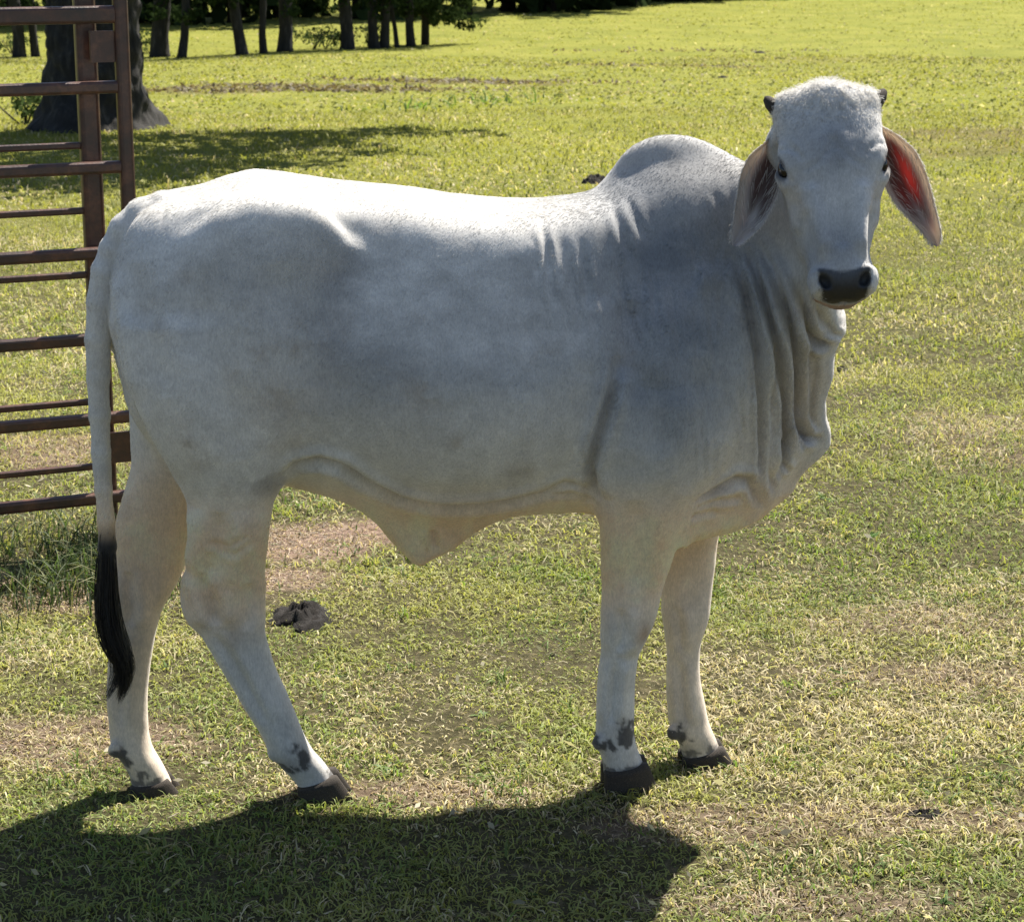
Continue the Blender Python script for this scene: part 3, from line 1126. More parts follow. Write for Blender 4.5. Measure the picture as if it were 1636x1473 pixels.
for (pts, w, dp) in [([(.085, .222), (.094, .212), (.102, .200)], .004, .0022), ([(.080, .238), (.090, .229), (.100, .216)], .004, .0018), ([(.074, .250), (.086, .245), (.096, .234)], .004, .0012),
                     ([(.078, .160), (.090, .150), (.100, .150)], .005, .0020), ([(.068, .172), (.078, .150), (.090, .138)], .005, .0014),
                     ([(.010, .160), (.030, .185), (.055, .20)], .006, .0012), ([(.0, .15), (.0, .25), (.0, .36)], .012, .0018),
                     ([(.050, .25), (.044, .32), (.040, .39)], .010, -.0025), ([(.065, .30), (.058, .36), (.056, .41)], .010, .0025),
                     ([(.058, .43), (.060, .46)], .005, .002), ([(.025, .045), (.045, .07)], .006, .0015), ([(.008, .03), (.02, .075)], .006, .0015)]:
    hgroove(pts, w, dp)
# far side of the neck and shoulder for other viewpoints
FK = sstep(.1, .4, BN[:, 1]) * NOTHEAD
for (pts, c, w, dp) in [([(985, 560), (965, 640), (948, 700), (940, 745), (946, 780)], .2, .011, .014),
                        ([(1195, 395), (1212, 470), (1235, 545), (1255, 640), (1262, 720)], .1, .010, .014),
                        ([(1235, 370), (1258, 440), (1285, 520), (1300, 545)], .05, .010, .014)]:
    groove(pts, c, w, dp, FK, .45)
# broad unevenness of muscle under the hide
lump = fbm(N1, BV[:, 0] + 3, BV[:, 2] + 2, 7.0) - .5
BV = BV + BN * (.006 * lump * NOTHEAD)[:, None]
# ribs, barely
rb = np.sin(BV[:, 0] * 62 + BV[:, 2] * 9) * np.exp(-((BV[:, 0] - .02) / .17) ** 2) * sstep(.7, .85, BV[:, 2]) * sstep(1.2, 1.0, BV[:, 2])
BV = BV + BN * (.0010 * rb)[:, None]
BV = relax(BV, 2)
BN = normals(BV)
hq = BV - HO
HT, HA, HB = tm_inv(hq @ E1), hq @ E2, hq @ E3


# ---- colours of the hide, with bounce light, skylight and sunlit white painted in
def blob(px, py, c, rx, rz):
    x, z = T(px, py, c)
    return np.exp(-(((BV[:, 0] - x) / rx) ** 2 + ((BV[:, 2] - z) / rz) ** 2))


coat = np.tile(np.array([.62, .60, .565]), (len(BV), 1))


def mixc(w, rgb):
    global coat
    w = np.clip(w, 0, 1)[:, None]
    coat = coat * (1 - w) + np.array(rgb) * w


nz = fbm(N2, BV[:, 0] * 1.0 + 7, BV[:, 2] + BV[:, 1] * .7, 9.0) - .5
nz3 = fbm(N1, BV[:, 0] + 11, BV[:, 2] + BV[:, 1], 16.0) - .5
nz2 = fbm(N3, BV[:, 0] + 2, BV[:, 2] + BV[:, 1] * .7, 30.0) - .5
GREY = (.175, .19, .212)  # grey of the hide, with some skylight blue mixed into the colour
sidew = sstep(.05, -.3, BN[:, 2] - .45)  # keeps the grey off upward faces, painting the sunlit back paler
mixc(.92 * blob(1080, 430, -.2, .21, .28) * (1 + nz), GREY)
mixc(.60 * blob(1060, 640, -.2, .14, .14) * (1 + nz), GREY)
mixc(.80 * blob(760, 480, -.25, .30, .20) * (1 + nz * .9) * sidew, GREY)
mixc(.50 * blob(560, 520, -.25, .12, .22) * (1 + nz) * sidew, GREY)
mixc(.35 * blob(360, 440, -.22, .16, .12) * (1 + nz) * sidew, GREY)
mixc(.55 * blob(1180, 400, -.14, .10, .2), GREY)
mixc(.45 * blob(1085, 270, 0, .15, .07), (.33, .32, .31))
mixc(.3 * sstep(.62, .48, BV[:, 2]) * (BN[:, 2] < .2) * 0 + .0, GREY)
mixc(.5 * blob(435, 640, -.23, .09, .05) * (.6 + nz * 2), (.47, .40, .32))
mixc(.45 * blob(860, 520, -.27, .09, .022) * (.7 + nz * 2), (.36, .34, .31))
mixc(.75 * blob(428, 772, -.18, .045, .035) * sstep(.35, .6, fbm(N2, BV[:, 0], BV[:, 2], 22.0) + blob(428, 772, -.18, .02, .02)), (.26, .24, .22))
NEARW = (BV[:, 1] < 0)
mixc(.85 * blob(1024, 1004, -.1, .022, .035) * NEARW, (.30, .21, .15))
mixc(.45 * blob(372, 1005, -.1, .018, .04) * NEARW, (.33, .27, .21))
mixc(.35 * blob(1098, 905, .09, .03, .03) * (~NEARW), (.28, .27, .27))
mixc(.3 * blob(225, 920, .09, .01, .05) * (~NEARW), (.3, .29, .28))
mixc(.35 * blob(690, 865, -.02, .03, .03), (.33, .29, .27))
und_bounce = sstep(.78, .58, BV[:, 2]) * sstep(.35, .55, BV[:, 2])
mixc(.9 * und_bounce * NOTHEAD, (.84, .60, .375))  # cream belly hide, with warm bounce off the grass painted in
mixc(.65 * sstep(.85, .6, BV[:, 2]) * (BV[:, 1] > .0), (.70, .545, .38))  # grass bounce painted as a tan tint on the far legs
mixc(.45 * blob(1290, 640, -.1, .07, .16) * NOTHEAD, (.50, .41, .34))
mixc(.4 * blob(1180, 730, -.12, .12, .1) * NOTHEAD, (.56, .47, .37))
# fetlocks and coronets
for (px, py, c, rx, rz, nearw, s) in [(485, 1203, -.07, .022, .035, 1, .95), (446, 1222, -.07, .035, .018, 1, .9), (530, 1240, -.06, .026, .014, 1, .9),
                                      (188, 1203, .055, .02, .017, 0, .92), (215, 1238, .055, .05, .012, 0, .8),
                                      (995, 1170, -.08, .024, .022, 1, .9), (955, 1188, -.08, .012, .02, 1, .9), (1000, 1222, -.08, .06, .009, 1, .8),
                                      (1077, 1170, .062, .016, .016, 0, .92), (1140, 1192, .062, .02, .01, 0, .7), (1095, 1205, .062, .02, .012, 0, .7)]:
    mk = NEARW if nearw else ~NEARW
    x_0, z_0 = T(px, py, c)
    wx_ = .05 * (fbm(N1, BV[:, 0] + 3, BV[:, 2] + 1, 28.0) - .5) + .03 * (fbm(N2, BV[:, 0], BV[:, 2], 80.0) - .5)
    wz_ = .06 * (fbm(N3, BV[:, 0] + 8, BV[:, 2] + 4, 28.0) - .5) + .03 * (fbm(N1, BV[:, 0], BV[:, 2], 80.0) - .5)
    bl_ = np.exp(-((BV[:, 0] + wx_ - x_0) / (rx * 1.2)) ** 2 - ((BV[:, 2] + wz_ - z_0) / (rz * 1.2)) ** 2)
    mixc(.40 * s * np.exp(-((BV[:, 0] + wx_ - x_0) / (rx * 1.9)) ** 2 - ((BV[:, 2] + wz_ - z_0 - .01) / (rz * 2.2)) ** 2) * (NEARW if nearw else ~NEARW), (.22, .21, .20))
    w_ = bl_ * 1.6 - .35 + (nz2 * 1.3 + nz3 * .9) * sstep(.02, .25, bl_)
    mixc(s * sstep(.0, .55, w_) * mk, (.045, .042, .042))
for q_ in range(40):
    px_, py_ = rng.uniform(220, 900), rng.uniform(430, 800)
    mixc(.45 * rng.random() * blob(px_, py_, -.24, .012 + .05 * rng.random(), .01 + .03 * rng.random()) * sstep(.40, .62, fbm(N1, BV[:, 0] + q_, BV[:, 2], 26.0)) * NEARW, (.30, .235, .17))
# creases tinted darker, tail end turns black
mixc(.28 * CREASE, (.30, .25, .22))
tl = sstep(*[T(170, y_, -.04)[1] for y_ in (825, 872)], BV[:, 2]) * (BV[:, 0] < T(200, 850, -.04)[0]) * (np.abs(BV[:, 1] + .042) < .03)
mixc(tl, (.02, .019, .019))
inner = sstep(.5, .9, np.abs(BN[:, 1])) * 0
# face: dark muzzle, lips, rims of the eyes
pad = sstep(.418, .426, HT - .006 * np.cos(HA * 55)) * sstep(.056, .050, np.abs(HA) + .12 * (HT - .42)) * sstep(-.018, -.006, HB) * (HT < .6)
pad = pad * sstep(.064, .050, np.abs(HA) + .55 * np.clip(.03 - HB, 0, .05) * .5)
mixc(pad * ISHEAD, (.013, .012, .012))
lip = sstep(.460, .47, HT) * sstep(-.012, -.02, HB) * ISHEAD
mixc(lip * .85, (.30, .155, .085))
ns = np.zeros(len(BV))
for s in (-1, 1):
    dn = np.sqrt(((HT - .449) / .022) ** 2 + ((HA - s * .040) / .014) ** 2)
    ns = np.maximum(ns, sstep(1.2, .7, dn) * (HB > .005))
    dn = np.sqrt(((HT - .187) / .031) ** 2 + ((HA - s * .103) / .018) ** 2 + ((HB - .020) / .021) ** 2)
    mixc(sstep(1.15, .8, dn) * ISHEAD, (.05, .045, .045))
mixc(ns * ISHEAD, (.008, .008, .008))
mixc(.75 * ISHEAD * np.exp(-((HT - .37) / .07) ** 2 - (HA / .055) ** 2), (.22, .235, .26))
mixc(.45 * ISHEAD * np.exp(-((HT - .26) / .05) ** 2) * sstep(.05, .08, np.abs(HA)), (.52, .46, .40))
mixc(.75 * ISHEAD * np.exp(-((HT - .15) / .08) ** 2 - (HA / .09) ** 2), (.22, .235, .26))
coat = coat * (1 + .26 * nz[:, None] + .16 * nz3[:, None] + .24 * nz2[:, None])
coat = np.clip(coat, .004, .75)

# ---- materials of the animal
m_coat, nt, bs, out = new_mat('short_coat')
ca = nd(nt, 'ShaderNodeAttribute', attribute_name='coat')
tco = nd(nt, 'ShaderNodeTexCoord')
mp = nd(nt, 'ShaderNodeMapping')
mp.inputs['Scale'].default_value = (1.0, 1.0, .35)
nt.links.new(tco.outputs['Object'], mp.inputs[0])
na = nd(nt, 'ShaderNodeTexNoise', Scale=260.0, Detail=5.0, Roughness=.7)
nb = nd(nt, 'ShaderNodeTexNoise', Scale=45.0, Detail=6.0, Roughness=.65)
nt.links.new(mp.outputs[0], na.inputs['Vector'])
nt.links.new(tco.outputs['Object'], nb.inputs['Vector'])
r1 = ramp(nt, [(.3, (.78, .78, .78)), (.7, (1.14, 1.14, 1.14))], na.outputs[0])
r2 = ramp(nt, [(.3, (.90, .90, .91)), (.7, (1.06, 1.06, 1.05))], nb.outputs[0])
mu1 = nd(nt, 'ShaderNodeMix', data_type='RGBA', blend_type='MULTIPLY')
mu2 = nd(nt, 'ShaderNodeMix', data_type='RGBA', blend_type='MULTIPLY')
for m_ in (mu1, mu2):
    m_.inputs[0].default_value = 1.0
nt.links.new(ca.outputs['Color'], mu1.inputs[6])
nt.links.new(r1.outputs[0], mu1.inputs[7])
nt.links.new(mu1.outputs[2], mu2.inputs[6])
nt.links.new(r2.outputs[0], mu2.inputs[7])
nt.links.new(mu2.outputs[2], bs.inputs['Base Color'])
ga_ = nd(nt, 'ShaderNodeAttribute', attribute_name='wet')
mrw = nd(nt, 'ShaderNodeMapRange')
mrw.inputs[3].default_value, mrw.inputs[4].default_value = .75, .55
nt.links.new(ga_.outputs['Fac'], mrw.inputs[0])
nt.links.new(mrw.outputs[0], bs.inputs['Roughness'])
bs.inputs['Specular IOR Level'].default_value = .3
mrs = nd(nt, 'ShaderNodeMapRange')
mrs.inputs[3].default_value, mrs.inputs[4].default_value = .25, 0.0
nt.links.new(ga_.outputs['Fac'], mrs.inputs[0])
nt.links.new(mrs.outputs[0], bs.inputs['Sheen Weight'])
bs.inputs['Sheen Roughness'].default_value = .5
bu = nd(nt, 'ShaderNodeBump', Strength=.3, Distance=.002)
nt.links.new(na.outputs[0], bu.inputs['Height'])
nt.links.new(bu.outputs[0], bs.inputs['Normal'])

cow = empty('brahman_heifer', tuple(ORG), TH)
tag(cow, 'pale grey humped heifer with drooping ears standing side-on and facing the camera', 'cow')
body = mesh_from('body', BV, quads=BQ, mat=m_coat, parent=cow, smooth=True)
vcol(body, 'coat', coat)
wa = body.data.attributes.new('wet', 'FLOAT', 'POINT')
wa.data.foreach_set('value', (pad * ISHEAD).astype(np.float32))

# ---- ears
m_ear, nt, bs, out = new_mat('ear_skin')
ea = nd(nt, 'ShaderNodeAttribute', attribute_name='coat')
tra = nd(nt, 'ShaderNodeAttribute', attribute_name='thin')
nt.links.new(ea.outputs['Color'], bs.inputs['Base Color'])
bs.inputs['Roughness'].default_value = .8
tl_ = nd(nt, 'ShaderNodeBsdfTranslucent')
tl_.inputs[0].default_value = (.34, .035, .035, 1)
mse = nd(nt, 'ShaderNodeMixShader')
glw = nd(nt, 'ShaderNodeAttribute', attribute_name='glow')
nt.links.new(glw.outputs['Color'], tl_.inputs[0])
nt.links.new(tra.outputs['Fac'], mse.inputs[0])
nt.links.new(bs.outputs[0], mse.inputs[1])
nt.links.new(tl_.outputs[0], mse.inputs[2])
nt.links.new(mse.outputs[0], out.inputs[0])


EAR_FRINGE = []


def make_ear(outer, inner, Y0, dY, cup, sgn):
    nu, nv = 34, 17
    def rs(pts):
        p = np.array(pts, float)
        s = np.concatenate([[0], np.cumsum(np.hypot(*np.diff(p, axis=0).T))])
        s /= s[-1]
        u = np.linspace(0, 1, nu)
        return np.stack([smooth1(np.interp(u, s, p[:, 0]), 2), smooth1(np.interp(u, s, p[:, 1]), 2)], -1)
    A, B = rs(outer), rs(inner)
    front, back = [], []
    for i in range(nu):
        u = i / (nu - 1)
        for j in range(nv):
            v = j / (nv - 1)
            pq = A[i] * (1 - v) + B[i] * v
            bow = 4 * v * (1 - v)
            wd = np.hypot(*(A[i] - B[i])) / 790
            y = Y0 + dY * u + cup * bow * min(1, wd / .05) * (1 - .4 * u) + .012 * math.sin(v * 9 + u * 4) * bow * u * .4
            y += .02 * (v - .5) * sgn
            p = to_local(at(pq[0], pq[1], y))
            y += .004 * math.sin(v * 19 + u * 3) * bow * float(sstep(.25, .55, u)) * float(sstep(1, .8, u))
            th_ = .0035 * (min(1, bow * 2 + .15)) * min(1, (1 - u) * 8 + .2) + .0005
            front.append(p - np.array([0, th_, 0]))
            back.append(p + np.array([0, th_ + .012 * (1 - u) ** 3 * bow, 0]))
    V = np.array(front + back)
    n = nu * nv
    Q = []
    for i in range(nu - 1):
        for j in range(nv - 1):
            a, b, c, d = i * nv + j, i * nv + j + 1, (i + 1) * nv + j + 1, (i + 1) * nv + j
            Q.append((a, b, c, d))
            Q.append((n + d, n + c, n + b, n + a))
    rim = [i * nv for i in range(nu)] + [(nu - 1) * nv + j for j in range(1, nv)] + [i * nv + nv - 1 for i in range(nu - 2, -1, -1)] + [j for j in range(nv - 2, 0, -1)]
    for a, b in zip(rim, rim[1:] + rim[:1]):
        Q.append((b, a, n + a, n + b))
    e = mesh_from('ear', V, quads=Q, mat=m_ear, parent=cow, smooth=True)
    uu = np.repeat(np.linspace(0, 1, nu), nv)
    vv = np.tile(np.linspace(0, 1, nv), nu)
    col = np.tile(np.array([.64, .60, .56]), (2 * n, 1))
    deep = (sstep(.12, .34, vv) * sstep(.97, .85, vv)) if sgn > 0 else (sstep(.16, .40, vv) * sstep(1.0, .92, vv) * sstep(1.0, .62, uu))
    deep = deep * sstep(.02, .15, uu) * sstep(.95, .55, uu)
    stripes = .5 + .5 * np.sin(vv * 19 + uu * 3)
    wd = np.clip(deep * (1 - .55 * stripes * sstep(.45, .7, uu)), 0, 1)[:, None]
    col[:n] = col[:n] * (1 - wd) + np.array([.085, .058, .050]) * wd
    vcol(e, 'coat', col)
    a = e.data.attributes.new('thin', 'FLOAT', 'POINT')
    lob = np.maximum(np.exp(-((uu - .42 - .25 * (vv - .45)) / .24) ** 2 - ((vv - .38) / .20) ** 2), .9 * np.exp(-((uu - .52) / .18) ** 2 - ((vv - .78) / .15) ** 2))
    tv = np.clip(deep * lob, 0, 1) * (.72 if sgn > 0 else .10) + .04
    rim_w = np.clip(1 - deep * 1.3, 0, 1)
    tv = np.maximum(tv, .5 * rim_w)
    a.data.foreach_set('value', np.concatenate([tv, tv]).astype(np.float32))
    gc = np.array([.42, .11, .10]) * (1 - rim_w[:, None]) + np.array([.62, .52, .42]) * rim_w[:, None]
    vcol(e, 'glow', np.concatenate([gc, gc]))
    for q_ in range(230):
        k_, j_ = int(rng.uniform(2, nu - 8)), int(rng.choice([1, 2, 2, 3, 5, 8, 11, 13, 14, 14, 15]))
        p_ = V[k_ * nv + j_] - np.array([0, .004, 0])
        td = V[(k_ + 4) * nv + j_] - V[k_ * nv + j_]
        td = td / (np.linalg.norm(td) + 1e-6)
        cd = V[k_ * nv + nv // 2] - V[k_ * nv + j_]
        cd = cd / (np.linalg.norm(cd) + 1e-6)
        dr = td * .9 + cd * .35 + np.array([0, -.25, 0]) + rng.normal(0, .15, 3)
        EAR_FRINGE.append((p_, dr / np.linalg.norm(dr), .012 + .016 * rng.random()))
    for (ia, ib, m_) in [(0, 3, 1), (nv - 1, nv - 4, 1), (1, 4, .6), (nv - 2, nv - 5, .6)]:
        for q_ in range(int(420 * m_)):
            f_ = rng.random() * (nu - 2)
            k_, fr2 = int(f_), f_ - int(f_)
            pa = V[k_ * nv + ia] * (1 - fr2) + V[(k_ + 1) * nv + ia] * fr2
            pb = V[k_ * nv + ib] * (1 - fr2) + V[(k_ + 1) * nv + ib] * fr2
            od = (pa - pb) / (np.linalg.norm(pa - pb) + 1e-6)
            td = V[(k_ + 1) * nv + ia] - V[k_ * nv + ia]
            td = td / (np.linalg.norm(td) + 1e-6)
            dr = od * .7 + td * .8 + rng.normal(0, .25, 3)
            EAR_FRINGE.append((pa, dr / np.linalg.norm(dr), .004 + .006 * rng.random()))
    return e


make_ear([(1246, 205), (1222, 228), (1198, 248), (1184, 276), (1178, 312), (1172, 350), (1167, 384), (1170, 392)],
         [(1252, 240), (1249, 262), (1248, 290), (1240, 318), (1222, 354), (1203, 374), (1186, 390), (1176, 394)], 4.47, -.07, .045, -1)
make_ear([(1404, 200), (1432, 214), (1462, 240), (1478, 272), (1490, 315), (1504, 372), (1504, 384), (1500, 393)],
         [(1404, 240), (1411, 268), (1414, 298), (1430, 326), (1453, 350), (1475, 374), (1488, 391), (1495, 394)], 4.46, -.05, .045, 1)

# ---- eyes, horn buds, hooves
m_eye, nt, bs, out = new_mat('dark_eye')
bs.inputs['Base Color'].default_value = (.006, .005, .005, 1)
bs.inputs['Roughness'].default_value = .16
m_horn, nt, bs, out = new_mat('horn')
hn = nd(nt, 'ShaderNodeTexNoise', Scale=90.0, Detail=4.0)
hr = ramp(nt, [(.35, (.020, .017, .015)), (.55, (.05, .042, .035)), (.75, (.13, .105, .08))], hn.outputs[0])
nt.links.new(hr.outputs[0], bs.inputs['Base Color'])
bs.inputs['Roughness'].default_value = .75
bs.inputs['Specular IOR Level'].default_value = .2
hb_ = nd(nt, 'ShaderNodeBump', Strength=.4, Distance=.004)
nt.links.new(hn.outputs[0], hb_.inputs['Height'])
nt.links.new(hb_.outputs[0], bs.inputs['Normal'])


def uv_ellipsoid(c, axes, r, nu=16, nv=10):
    V, Q, Tr = [], [], []
    for i in range(1, nv):
        th = PI * i / nv
        for j in range(nu):
            ph = 2 * PI * j / nu
            q_ = np.array([math.sin(th) * math.cos(ph) * r[0], math.sin(th) * math.sin(ph) * r[1], math.cos(th) * r[2]])
            V.append(c + axes[0] * q_[0] + axes[1] * q_[1] + axes[2] * q_[2])
    V.append(c + axes[2] * r[2])
    V.append(c - axes[2] * r[2])
    for i in range(nv - 2):
        for j in range(nu):
            Q.append((i * nu + j, (i + 1) * nu + j, (i + 1) * nu + (j + 1) % nu, i * nu + (j + 1) % nu))
    a, b = len(V) - 2, len(V) - 1
    for j in range(nu):
        Tr.append((a, j, (j + 1) % nu))
        Tr.append((b, (nv - 2) * nu + (j + 1) % nu, (nv - 2) * nu + j))
    return V, Q, Tr


for s in (-1, 1):
    v, q_, t_ = uv_ellipsoid(head(.187, s * .0965, .0165), (E1, E2, E3), (.0205, .0145, .0160))
    mesh_from('eye', v, quads=q_, tris=t_, mat=m_eye, parent=cow, smooth=True)
    p0 = head(.046, s * .094, .0)
    dv = E2 * s * .86 - E1 * .56
    dv /= np.linalg.norm(dv)
    pts = [p0 - dv * .01, p0 + dv * .012, p0 + dv * .022 - E1 * .003, p0 + dv * .030 - E1 * .009, p0 + dv * .032 - E1 * .012]
    v, q_, t_ = tube(pts, [.018, .0165, .013, .008, .002], 14)
    mesh_from('horn', v, quads=q_, tris=t_, mat=m_horn, parent=cow, smooth=True)


def make_hoof(name, top_b, top_f, bot_b, bot_f, py_top_b, py_top_f, py_bot, c, hw):
    """two claws; side outline in photo pixels on plane c, extruded and rounded"""
    parts = []
    for s in (-1, 1):
        cc = c + s * hw * .52
        tb, tf = P3(top_b, py_top_b, c), P3(top_f, py_top_f, c)
        bb, bf = P3(bot_b, py_bot, c), P3(bot_f, py_bot, c)
        bb[2] -= .006
        bf[2] = bb[2]
        V, Q, Tr = [], [], []
        n, rows = 18, 6
        for r_ in range(rows):
            u = r_ / (rows - 1)
            pb, pf = tb * (1 - u) + bb * u, tf * (1 - u) + bf * u
            bul = .004 * math.sin(u * PI)
            for k in range(n):
                an = 2 * PI * k / n
                ca_, sa_ = math.cos(an), math.sin(an)
                x01 = .5 + .5 * math.copysign(abs(ca_) ** .8, ca_)
                p = pb * (1 - x01) + pf * x01
                taper = 1 - .45 * max(0, x01 - .55) / .45
                yy = math.copysign(abs(sa_) ** .75, sa_) * hw * (.48 + .05 * u) * taper
                inward = -s * .12 * hw * max(0, x01 - .6)
                p = np.array([p[0] + (bul if ca_ < 0 else 0) * 0, cc + yy + inward, p[2] - (.004 * (r_ == rows - 1) * 0)])
                V.append(p)
        for r_ in range(rows - 1):
            for k in range(n):
                Q.append((r_ * n + k, r_ * n + (k + 1) % n, (r_ + 1) * n + (k + 1) % n, (r_ + 1) * n + k))
        V.append(.5 * (tb + tf) * np.array([1, 0, 1]) + np.array([0, cc, .004]))
        V.append(.5 * (bb + bf) * np.array([1, 0, 1]) + np.array([0, cc, 0]))
        for k in range(n):
            Tr.append((rows * n, (k + 1) % n, k))
            Tr.append((rows * n + 1, (rows - 1) * n + k, (rows - 1) * n + (k + 1) % n))
        parts.append((V, Q, Tr))
    V, Q, Tr = join_parts(parts)
    return mesh_from(name, V, quads=Q, tris=Tr, mat=m_horn, parent=cow, smooth=True)


make_hoof('hoof', 962, 1032, 962, 1050, 1226, 1212, 1256, -.078, .05)
make_hoof('hoof', 1086, 1152, 1086, 1174, 1207, 1186, 1222, .062, .05)
make_hoof('hoof', 474, 538, 478, 566, 1252, 1232, 1271, -.062, .05)
make_hoof('hoof', 208, 270, 210, 294, 1250, 1238, 1267, .055, .05)

# ---- tail switch
m_hair, nt, bs, out = new_mat('black_hair')
bs.inputs['Base Color'].default_value = (.012, .011, .011, 1)
bs.inputs['Roughness'].default_value = .6
SW = [(171, 850), (170, 900), (170, 950), (174, 1000), (186, 1035), (200, 1065), (199, 1092), (190, 1122)]
HWD = [10, 15, 18, 21, 22, 16, 11, 5]
parts = []
for i in range(800):
    a0, b0 = rng.normal(0, .45), rng.normal(0, .45)
    ln = .72 + .28 * rng.random()
    nst = 9
    pts, rad = [], []
    st_ = rng.random() ** 1.5 * .45
    br = 1 if rng.random() < .72 else -1
    for k in range(nst):
        u = (st_ + (ln - st_) * k / (nst - 1)) * (len(SW) - 1)
        px = np.interp(u, range(len(SW)), [p[0] for p in SW])
        py = np.interp(u, range(len(SW)), [p[1] for p in SW])
        w_ = np.interp(u, range(len(SW)), HWD)
        split = max(0, u - 4.2) * (0 if br > 0 else -9)
        off = np.clip(a0, -1, 1) * w_ + split + 2 * math.sin(k * .9 + i)
        p = P3(px + off, py + 3 * math.sin(i), -.045)
        p[1] += np.clip(b0, -1, 1) * w_ / 760
        pts.append(p)
        rad.append(.00075 * (1 - .8 * (k / (nst - 1)) ** 2))
    parts.append(tube(pts, rad, 3, False))
V, Q, Tr = join_parts(parts)
mesh_from('tail_switch', V, quads=Q, mat=m_hair, parent=cow, smooth=True)

#@FUR
# ---- short coat hair
def make_fur(nst):
    tri_a = np.concatenate([BQ[:, [0, 1, 2]], BQ[:, [0, 2, 3]]])
    A, B_, C_ = BV[tri_a[:, 0]], BV[tri_a[:, 1]], BV[tri_a[:, 2]]
    ar = np.linalg.norm(np.cross(B_ - A, C_ - A), axis=1)
    nm = BN[tri_a[:, 0]]
    vis = np.where(nm[:, 1] < .35, 1.0, .12) * np.where(coat[tri_a[:, 0]].mean(1) < .2, .0, 1.0)
    p_ = ar * vis
    ti = rng.choice(len(tri_a), nst, p=p_ / p_.sum())
    u, v = rng.random(nst), rng.random(nst)
    sw = u + v > 1
    u[sw], v[sw] = 1 - u[sw], 1 - v[sw]
    P = A[ti] + (B_ - A)[ti] * u[:, None] + (C_ - A)[ti] * v[:, None]
    i0 = tri_a[ti, 0]
    N = BN[i0]
    col = coat[i0]
    hd = (np.abs(HA[i0]) < .16) & (HT[i0] > -.07) & (HT[i0] < .55) & (HB[i0] > -.13) & (P[:, 0] > .45)
    flow = np.tile(np.array([-.55, 0, -.8]), (nst, 1))
    legm = sstep(.62, .5, P[:, 2])[:, None]
    flow = flow * (1 - legm) + np.array([-.15, 0, -1.0]) * legm
    whorl = HO + E1 * .03 + E3 * .05
    fd = P - whorl
    fd = fd / (np.linalg.norm(fd, axis=1)[:, None] + 1e-6)
    fh = E1 * .6 + fd * .8
    flow = np.where(hd[:, None], fh, flow)
    flow = flow + rng.normal(0, .16, (nst, 3))
    flow = flow - N * (flow * N).sum(1)[:, None]
    flow /= np.linalg.norm(flow, axis=1)[:, None] + 1e-6
    top = sstep(.55, .95, N[:, 2])
    poll = hd * sstep(.15, .02, HT[i0])
    L = .0055 + .004 * rng.random(nst) + .003 * top + .007 * poll * rng.random(nst) * .8 - .0015 * hd
    L *= np.where(P[:, 2] < .5, .7, 1.0)
    lift = .12 + .16 * rng.random(nst) + .25 * poll + .10 * top
    pts = np.zeros((nst, 4, 3))
    for k in range(4):
        t_ = k / 3
        pts[:, k] = P + flow * (L * t_)[:, None] + N * (L * lift * (t_ - .45 * t_ * t_))[:, None] - N * .0008
    wig = rng.normal(0, 1, (nst, 3)) * (L * .28 * poll)[:, None]
    pts[:, 2] += wig
    pts[:, 3] -= wig * .5
    ep = np.array([e[0] for e in EAR_FRINGE])
    edr = np.array([e[1] for e in EAR_FRINGE])
    el = np.array([e[2] for e in EAR_FRINGE])
    epts = np.stack([ep + edr * (el * k / 3)[:, None] - np.array([0, 0, 1]) * (el * .2 * (k / 3) ** 2)[:, None] for k in range(4)], 1)
    pts = np.concatenate([pts, epts])
    col = np.concatenate([col, np.tile([.62, .58, .53], (len(ep), 1)) * (.6 + .5 * rng.random((len(ep), 1)))])
    nst = len(pts)
    hc = bpy.data.hair_curves.new('coat_hair')
    hc.add_curves([4] * nst)
    hc.position_data.foreach_set('vector', pts.astype(np.float32).ravel())
    ra = hc.attributes.new('radius', 'FLOAT', 'POINT')
    rr = np.tile(np.array([.00034, .00031, .00024, .00007]), nst)
    ra.data.foreach_set('value', rr.astype(np.float32))
    ca_ = hc.attributes.new('coat', 'FLOAT_COLOR', 'CURVE')
    cc = np.ones((nst, 4), np.float32)
    cc[:, :3] = np.clip(col * (.80 + .75 * rng.random((nst, 1))), 0, .88)
    ca_.data.foreach_set('color', cc.ravel())
    m, nt, bs, out = new_mat('coat_hair')
    nt.nodes.remove(bs)
    at_ = nd(nt, 'ShaderNodeAttribute', attribute_name='coat')
    d1, t1 = nd(nt, 'ShaderNodeBsdfDiffuse'), nd(nt, 'ShaderNodeBsdfTranslucent')
    nt.links.new(at_.outputs['Color'], d1.inputs[0])
    nt.links.new(at_.outputs['Color'], t1.inputs[0])
    mm = nd(nt, 'ShaderNodeMixShader')
    mm.inputs[0].default_value = .35
    nt.links.new(d1.outputs[0], mm.inputs[1])
    nt.links.new(t1.outputs[0], mm.inputs[2])
    nt.links.new(mm.outputs[0], out.inputs[0])
    hc.materials.append(m)
    o = bpy.data.objects.new('coat_hair', hc)
    COL.objects.link(o)
    o.parent = cow
    o['kind'] = 'stuff'
    return o


make_fur(300000)

